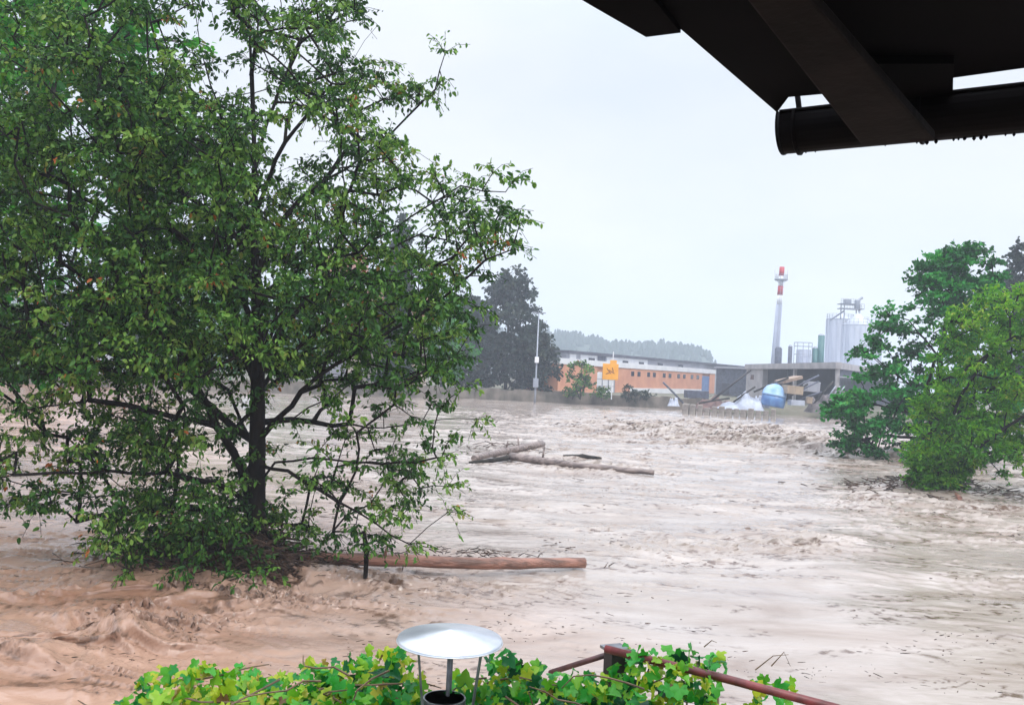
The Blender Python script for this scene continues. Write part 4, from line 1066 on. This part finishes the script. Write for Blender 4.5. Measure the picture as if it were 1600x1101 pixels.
# ------------------------------------------------------------------ eave overhead
def eave():
    root = thing('house_eave', 'black roof overhang with gutter hanging into the top right corner', 'eave', tuple(at(1400, 200, 2.4)))
    def E(u, v, Y): return at(u, v, Y)
    upv = Vector((0, 0, .05))
    # boarding underside: polygon leaning back over the camera, real 5 cm thick
    soff = [E(1050, 34, 1.95), E(1214, 170, 2.62), E(1240, 150, 2.60), E(1700, 92, 2.25), E(1900, -300, 1.3), E(1250, -420, 1.15), E(930, -160, 1.5)]
    # make it planar by fitting: keep plan positions, take z from a plane
    n = (soff[1] - soff[0]).cross(soff[3] - soff[0]).normalized(); p0 = soff[0]
    def onplane(u, v):
        d = ray(u, v); t = (p0 - Vector((0, 0, CAMZ))).dot(n) / d.dot(n); return Vector((0, 0, CAMZ)) + d * t
    a, b, c = E(1060, 42, 1.9), E(1214, 172, 2.55), E(1700, 98, 2.12)
    n = (b - a).cross(c - a).normalized(); p0 = a
    back = (onplane(930, -180) - onplane(1060, 42))
    poly = [onplane(1056, 40), onplane(1216, 176), onplane(1262, 138), onplane(1310, 148), onplane(1490, 124), onplane(1720, 88), onplane(2100, 20), onplane(2000, -260), onplane(1150, -260), onplane(900, -150)]
    poly = [onplane(1058, 41), onplane(1214, 176), onplane(1224, 158), onplane(1250, 170), onplane(1256, 136), onplane(1262, 152), onplane(1345, 143), onplane(1400, 150), onplane(1488, 150), onplane(1492, 124), onplane(1720, 98), onplane(1990, 60), onplane(1950, -240), onplane(1250, -300), onplane(760, -210)]
    poly = [onplane(1058, 41), onplane(1214, 176), onplane(1232, 152), onplane(1345, 142), onplane(1720, 90), onplane(1990, 50), onplane(1950, -240), onplane(1250, -300), onplane(760, -210)]
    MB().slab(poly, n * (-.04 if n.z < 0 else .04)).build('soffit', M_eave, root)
    # verge board that sticks out lower on the left
    vb = [onplane(1064, 40), onplane(1010, 47), onplane(925, -3), onplane(700, -140), onplane(900, -170)]
    dn = Vector((0, 0, .03))
    MB().slab([p - Vector((0, 0, .004)) for p in vb], (0, 0, -.012)).build('verge_board', M_eave, root)
    # gutter: half round, hung below the edge
    def GA(k, n): return math.pi * .86 + math.pi * 1.28 * k / n
    R = .074; g0 = E(1226, 239, 2.6) + Vector((0, 0, R * .98)); g1 = E(1800, 188, 2.13) + Vector((0, 0, R * .98)); ax = (g1 - g0); L = ax.length; ax.normalize(); sd = Vector((0, 0, 1)).cross(ax).normalized()
    m = MB(); ns = 18; V = []; 
    for rr in (R, R - .004):
        for e in (g0, g1):
            for k in range(ns + 1):
                an = GA(k, ns); V.append(e + sd * math.cos(an) * rr + Vector((0, 0, math.sin(an) * rr)))
    q = ns + 1; Fc = []
    for k in range(ns):
        Fc.append((k, k + 1, q + k + 1, q + k)); Fc.append((2 * q + k, 3 * q + k, 3 * q + k + 1, 2 * q + k + 1))
        Fc.append((k, 2 * q + k, 2 * q + k + 1, k + 1)); Fc.append((q + k, q + k + 1, 3 * q + k + 1, 3 * q + k))
    Fc.append((0, q, 3 * q, 2 * q)); Fc.append((ns, 2 * q + ns, 3 * q + ns, q + ns))
    m.add(V, Fc)
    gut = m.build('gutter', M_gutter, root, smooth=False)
    cp = MB(); 
    V = [g0 + sd * math.cos(GA(k, ns)) * (R + .003) + Vector((0, 0, math.sin(GA(k, ns)) * (R + .003))) - ax * .004 for k in range(ns + 1)]
    cp.slab(V, -ax * .006).build('end_cap', M_gutter, gut)
    bd = MB()
    for s in (-1, 1): bd.tube([g0 + sd * s * R * .92 + Vector((0, 0, R * .42)), g1 + sd * s * R * .92 + Vector((0, 0, R * .42))], .006, 8)
    bd.build('bead', M_gutter, gut)
    for t in (.045, .42, .95):
        c = g0 + ax * (L * t); pts = [c + sd * math.cos(GA(k, 10)) * (R + .004) + Vector((0, 0, math.sin(GA(k, 10)) * (R + .004))) for k in range(11)]
        br = MB(); br.tube(pts, .005, 6); br.tube([c + Vector((0, 0, R * .5)), c + Vector((0, 0, .10)) - ax * .01], .008, 6)
        br.build('bracket', M_gutter, gut)
    rg = random.Random(2)
    for k in range(26):
        t = rg.random() ** .8; c = g0 + ax * (L * t) + Vector((0, 0, -R - .002)); s = rg.uniform(.002, .0055)
        MB().tube([c + Vector((0, 0, .003)), c - Vector((0, 0, s * .6)), c - Vector((0, 0, s * 1.6))], [s * .7, s, s * .3], 8).build('water_drop', M_gutter, gut)
    # broad rafter running out over the gutter
    A = [E(1345, 226, 2.28), E(1462, 220, 2.24)]; B = [None, None]
    def under(u, v, k): c0 = Vector((0, 0, CAMZ)); return c0 + (onplane(u, v) - c0) * k
    A = [under(1345, 227, .78), under(1462, 221, .78)]; B = [under(1165, 0, .93), under(1268, 0, .93)]
    ext = (B[0] - A[0]) * .3; ext2 = (B[1] - A[1]) * .3
    nn = (B[0] - A[0]).cross(A[1] - A[0]).normalized()
    if nn.z < 0: nn = -nn
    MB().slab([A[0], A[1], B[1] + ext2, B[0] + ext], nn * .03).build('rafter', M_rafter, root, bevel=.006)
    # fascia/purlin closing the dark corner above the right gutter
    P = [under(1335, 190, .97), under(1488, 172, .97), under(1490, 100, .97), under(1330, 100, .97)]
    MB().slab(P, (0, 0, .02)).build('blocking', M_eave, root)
eave()

# ------------------------------------------------------------------ vine, cowl, rails in the foreground
VL = []
def vine_leaf_shape():
    ang = [(-90, .0), (-60, .30), (-35, .50), (-12, .40), (8, .56), (30, .60), (48, .42), (68, .58), (90, .72), (112, .58), (132, .42), (150, .60), (172, .56), (192, .40), (215, .50), (240, .30)]
    return np.array([(r * math.cos(math.radians(a)), r * math.sin(math.radians(a)) + .1, 0) for a, r in ang])
def vine():
    rg = np.random.default_rng(31); S = vine_leaf_shape(); k = len(S)
    us = [160, 200, 250, 300, 380, 420, 480, 560, 600, 640, 700, 760, 790, 830, 870, 900, 945, 985, 1000, 1050, 1120, 1135, 1180, 1232, 1245]
    vt = [1104, 1076, 1040, 1032, 1038, 1050, 1034, 1010, 1008, 1018, 1032, 1020, 1012, 1034, 1040, 1044, 1050, 1010, 1002, 1006, 1016, 1052, 1054, 1046, 1090]
    P = []; 
    while len(P) < 6200:
        u = rg.uniform(165, 1245); top = np.interp(u, us, vt) - 2
        t = rg.random() ** .7; v = top + t * 230 + 4
        if u > 985 and u < 1130 and rg.random() < .35: continue
        if (u > 1130) and rg.random() < (.72 if t < .2 else .45): continue
        D = 3.75 - .55 * t + rg.normal() * .10
        if abs(u - 702) < 58 and v < 1058: continue
        if abs(u - 685) < 24 and v < 1078: continue
        P.append((u, v, D))
    W = np.array([tuple(at(*q)) for q in P]); n = len(W)
    N = rg.normal(size=(n, 3)) * .8 + np.array([0, -.5, .8]); N /= np.linalg.norm(N, axis=1, keepdims=True)
    D = rg.normal(size=(n, 3)) * .6 + np.array([0, -.3, -.5]); D -= N * (D * N).sum(1, keepdims=True); D /= np.linalg.norm(D, axis=1, keepdims=True)
    A = np.cross(D, N); s = rg.uniform(.032, .072, n)
    cup = np.abs(S[:, 0]) * .7 + (S[:, 1] ** 2) * -.6
    cupv = cup[None, :] * rg.uniform(-.5, 1, n)[:, None] + rg.normal(size=(n, k)) * .06
    V = W[:, None, :] + (A[:, None, :] * S[None, :, 0, None] + D[:, None, :] * S[None, :, 1, None] + N[:, None, :] * cupv[:, :, None]) * s[:, None, None]
    C = W[:, None, :] + D[:, None, :] * (.1 * s)[:, None, None]
    V = np.concatenate([V, C], 1); b = (np.arange(n) * (k + 1))[:, None, None]
    i = np.arange(k - 0); j = (i + 1) % k
    f = (np.stack([i, j, np.full(k, k)], -1)[None] + b).reshape(-1)
    clus = gn(W[:, 0] * 2.2, W[:, 1] * 2.2 + W[:, 2] * 3, 14)
    tint = np.clip(.52 + .42 * clus + rg.normal(size=n) * .26, 0, 1)
    tint = np.where(W[:, 0] < -.6, tint + .18, tint); tint = np.where((tint > .86) & (rg.random(n) < .85), rg.uniform(.55, .86, n), np.clip(tint, 0, 1))
    m = leaf_mat('vine_leaves', [(0, (.006, .045, .02)), (.2, (.01, .13, .03)), (.45, (.03, .26, .03)), (.65, (.14, .34, .02)), (.82, (.36, .40, .03)), (.92, (.30, .22, .05)), (1, (.13, .07, .03))], .3, .3)
    root = thing('grape_vine', 'bright green and yellow vine climbing over the roof and rail in the foreground', 'vine', (0, 3.5, 2.2))
    link_mesh('foliage', mesh_np('foliage', V.reshape(-1, 3), f, np.full(n * k, 3), attr={'tint': np.repeat(tint, k + 1)}), m, root)
    M_vst = mat('vine_stem', (.16, .10, .05), (.07, .045, .025), rough=.7, scale=20)
    st = MB(); r2 = random.Random(4)
    for _ in range(34):
        u = r2.uniform(190, 1235); v = np.interp(u, us, vt) + r2.uniform(8, 80); D0 = 3.7 - .4 * r2.random(); p = at(u, v, D0); pts = [p]
        d = Vector((r2.uniform(-1, 1), r2.uniform(-.3, .3), r2.uniform(-.35, .25))).normalized()
        for _k in range(5):
            d = (d + Vector((r2.gauss(0, .3), r2.gauss(0, .2), r2.gauss(0, .2) - .03))).normalized(); p = p + d * .07; pts.append(p)
        if pts[-1].z > at(u, np.interp(u, us, vt) + 2, D0).z: continue
        st.tube(pts, [.0045, .004, .004, .003, .003, .002], 5)
    for (a, b, c) in (((1180, 1046), (1208, 1024), (1232, 1022)), ((1205, 1040), (1225, 1018), (1235, 1040)), ((1100, 1010), (1112, 1000), (1120, 1003))):
        st.tube([at(*a, 3.6), at(*b, 3.6), at(*c, 3.6)], [.003, .002, .001], 5) if a[0] < 1150 else MB().tube([at(*a, 3.6), at(*b, 3.6), at(*c, 3.6)], [.003, .002, .001], 5).build('tendril', M_vst, root)
    st.build('stem', M_vst, root)
vine()

def vine_roof():
    """the low lean-to roof that the vine grows over"""
    m = MB(); a = at(240, 1150, 3.45); b = at(1180, 1150, 3.45)
    z = min(a.z, b.z) - .12
    root = thing('lean_to_roof', 'dark lean-to roof hidden below the vine leaves', 'roof', ((a.x + b.x) / 2, 3.0, z))
    MB().slab([(a.x, 3.6, z + .05), (b.x, 3.6, z + .05), (b.x, 1.8, z - .35), (a.x, 1.8, z - .35)], (0, 0, .05)).build('deck', mat('dark_roof_felt', (.05, .045, .04), (.025, .022, .02), rough=.9, scale=12), root)
    MB().box(((a.x + b.x) / 2, 3.56, z - .05), (b.x - a.x, .05, .12)).build('beam', M_rafter, root)
    for x in (a.x + .1, b.x - .1): MB().box((x, 3.56, (z - .11 - .5) / 2), (.1, .1, z - .11 + .5)).build('post', M_rafter, root)
vine_roof()

def cowl():
    Y = 3.35; c = at(703, 1000, Y); R = 82 / F * Y
    base = at(695, 1092, Y - .02)
    root = thing('chimney_cowl', 'silver cone shaped flue cap rising from the vine', 'chimney cap', (c.x, Y, base.z - .3))
    zr = at(703, 1001, Y).z; n = 64
    m = MB(); pr = [(0, R), (.003, R), (.012, R * .985), (.043, R * .05), (.044, .001)]
    m.tube([(c.x, Y, zr + a) for a, _ in pr], [b for _, b in pr], n, cap=False)
    pr = [(0, R), (-.003, R * .99), (.038, R * .06), (.039, .001)]
    m.tube([(c.x, Y, zr + a) for a, _ in pr], [b for _, b in pr], n, cap=False)
    cap_ = m.build('cap', M_steel, root, smooth=True)
    rim = MB(); rim.tube([(c.x + R * math.cos(a), Y + R * math.sin(a), zr) for a in np.linspace(0, 2 * math.pi, 65)], .0022, 6, cap=False); rim.build('rim', M_steel, cap_, smooth=True)
    for a in (-2.2, -.75, 1.6):
        q_ = Vector((c.x + R * .72 * math.cos(a), Y + R * .72 * math.sin(a), zr + .0165)); MB().tube([q_ - Vector((0, 0, .003)), q_ + Vector((0, 0, .001)), q_ + Vector((0, 0, .003))], [.006, .006, .003], 10).build('rivet', M_steeldark, cap_)
    e0 = Vector((c.x + R * .98 * math.cos(-.9), Y + R * .98 * math.sin(-.9), zr + .0125)); e1 = Vector((c.x, Y, zr + .0435))
    MB().tube([e0, e1], .0016, 6).build('seam', M_steel, cap_)
    tips = ((-.115, -.06), (.125, -.03), (0.0, .10))
    bt = ((-.085, -.05), (.095, -.02), (0.0, .075))
    for (x, y), (x2, y2) in zip(tips, bt):
        p = Vector((c.x + x, Y + y, zr + .012)); q = Vector((c.x + x2, Y + y2, base.z - .04)); d = q - p
        R_ = d.to_track_quat('Z', 'Y').to_matrix()
        MB().box((p + q) / 2, (.022, .005, d.length), R=R_).build('leg', M_steeldark, root)
    pr = [(-.3, .080), (-.06, .080), (-.04, .088), (-.035, .088), (-.03, .080), (.0, .080)]
    MB().tube([(c.x - .01, Y, base.z + a) for a, _ in pr] + [(c.x - .01, Y, base.z), (c.x - .01, Y, base.z - .25)], [b for _, b in pr] + [.074, .074], 40, cap=False).build('pipe', M_steeldark, root, smooth=False)
    MB().tube([(c.x, Y + .02, base.z - .2), (c.x, Y + .02, zr + .01)], .008, 12).build('rod', M_steeldark, root, smooth=True)
cowl()

def rails():
    root = thing('pipe_railing', 'dark red pipe rail with a black square post poking out of the vine', 'railing', tuple(at(962, 1060, 3.85) - Vector((0, 0, .6))))
    p = at(962, 1015, 3.85)
    MB().box(p - Vector((0, 0, .33)), (.075, .075, .66), rz=.4).build('post', M_black, root, bevel=.004)
    MB().box(p + Vector((-.0, .0, .006)), (.10, .10, .012), rz=.4).build('post_cap', M_steeldark, root)
    MB().tube([at(860, 1050, 4.2), at(952, 1021, 3.9)], .0125, 14).build('rail', mat('dull_red_brown_pipe', (.13, .05, .05), (.06, .03, .03), rough=.5, scale=16), root, smooth=True)
    MB().tube([at(946, 1013, 3.78), at(1120, 1056, 3.55), at(1330, 1112, 3.25)], [.0165, .0165, .0165], 14).build('rail', M_rust, root, smooth=True)
rails()

# ------------------------------------------------------------------ haze
def haze():
    m = bpy.data.materials.new('haze'); m.use_nodes = True; t = m.node_tree; t.nodes.clear()
    o = t.nodes.new('ShaderNodeOutputMaterial'); v = t.nodes.new('ShaderNodeVolumePrincipled')
    v.inputs['Density'].default_value = .0010; v.inputs['Color'].default_value = (.80, .88, 1.0, 1); v.inputs['Anisotropy'].default_value = .1
    t.links.new(v.outputs[0], o.inputs['Volume'])
    ob = MB().box((0, 400, 28), (3100, 2300, 66)).build('haze', m)
    setp(ob, 'thin rain mist over the whole valley', 'haze', kind='stuff')
haze()
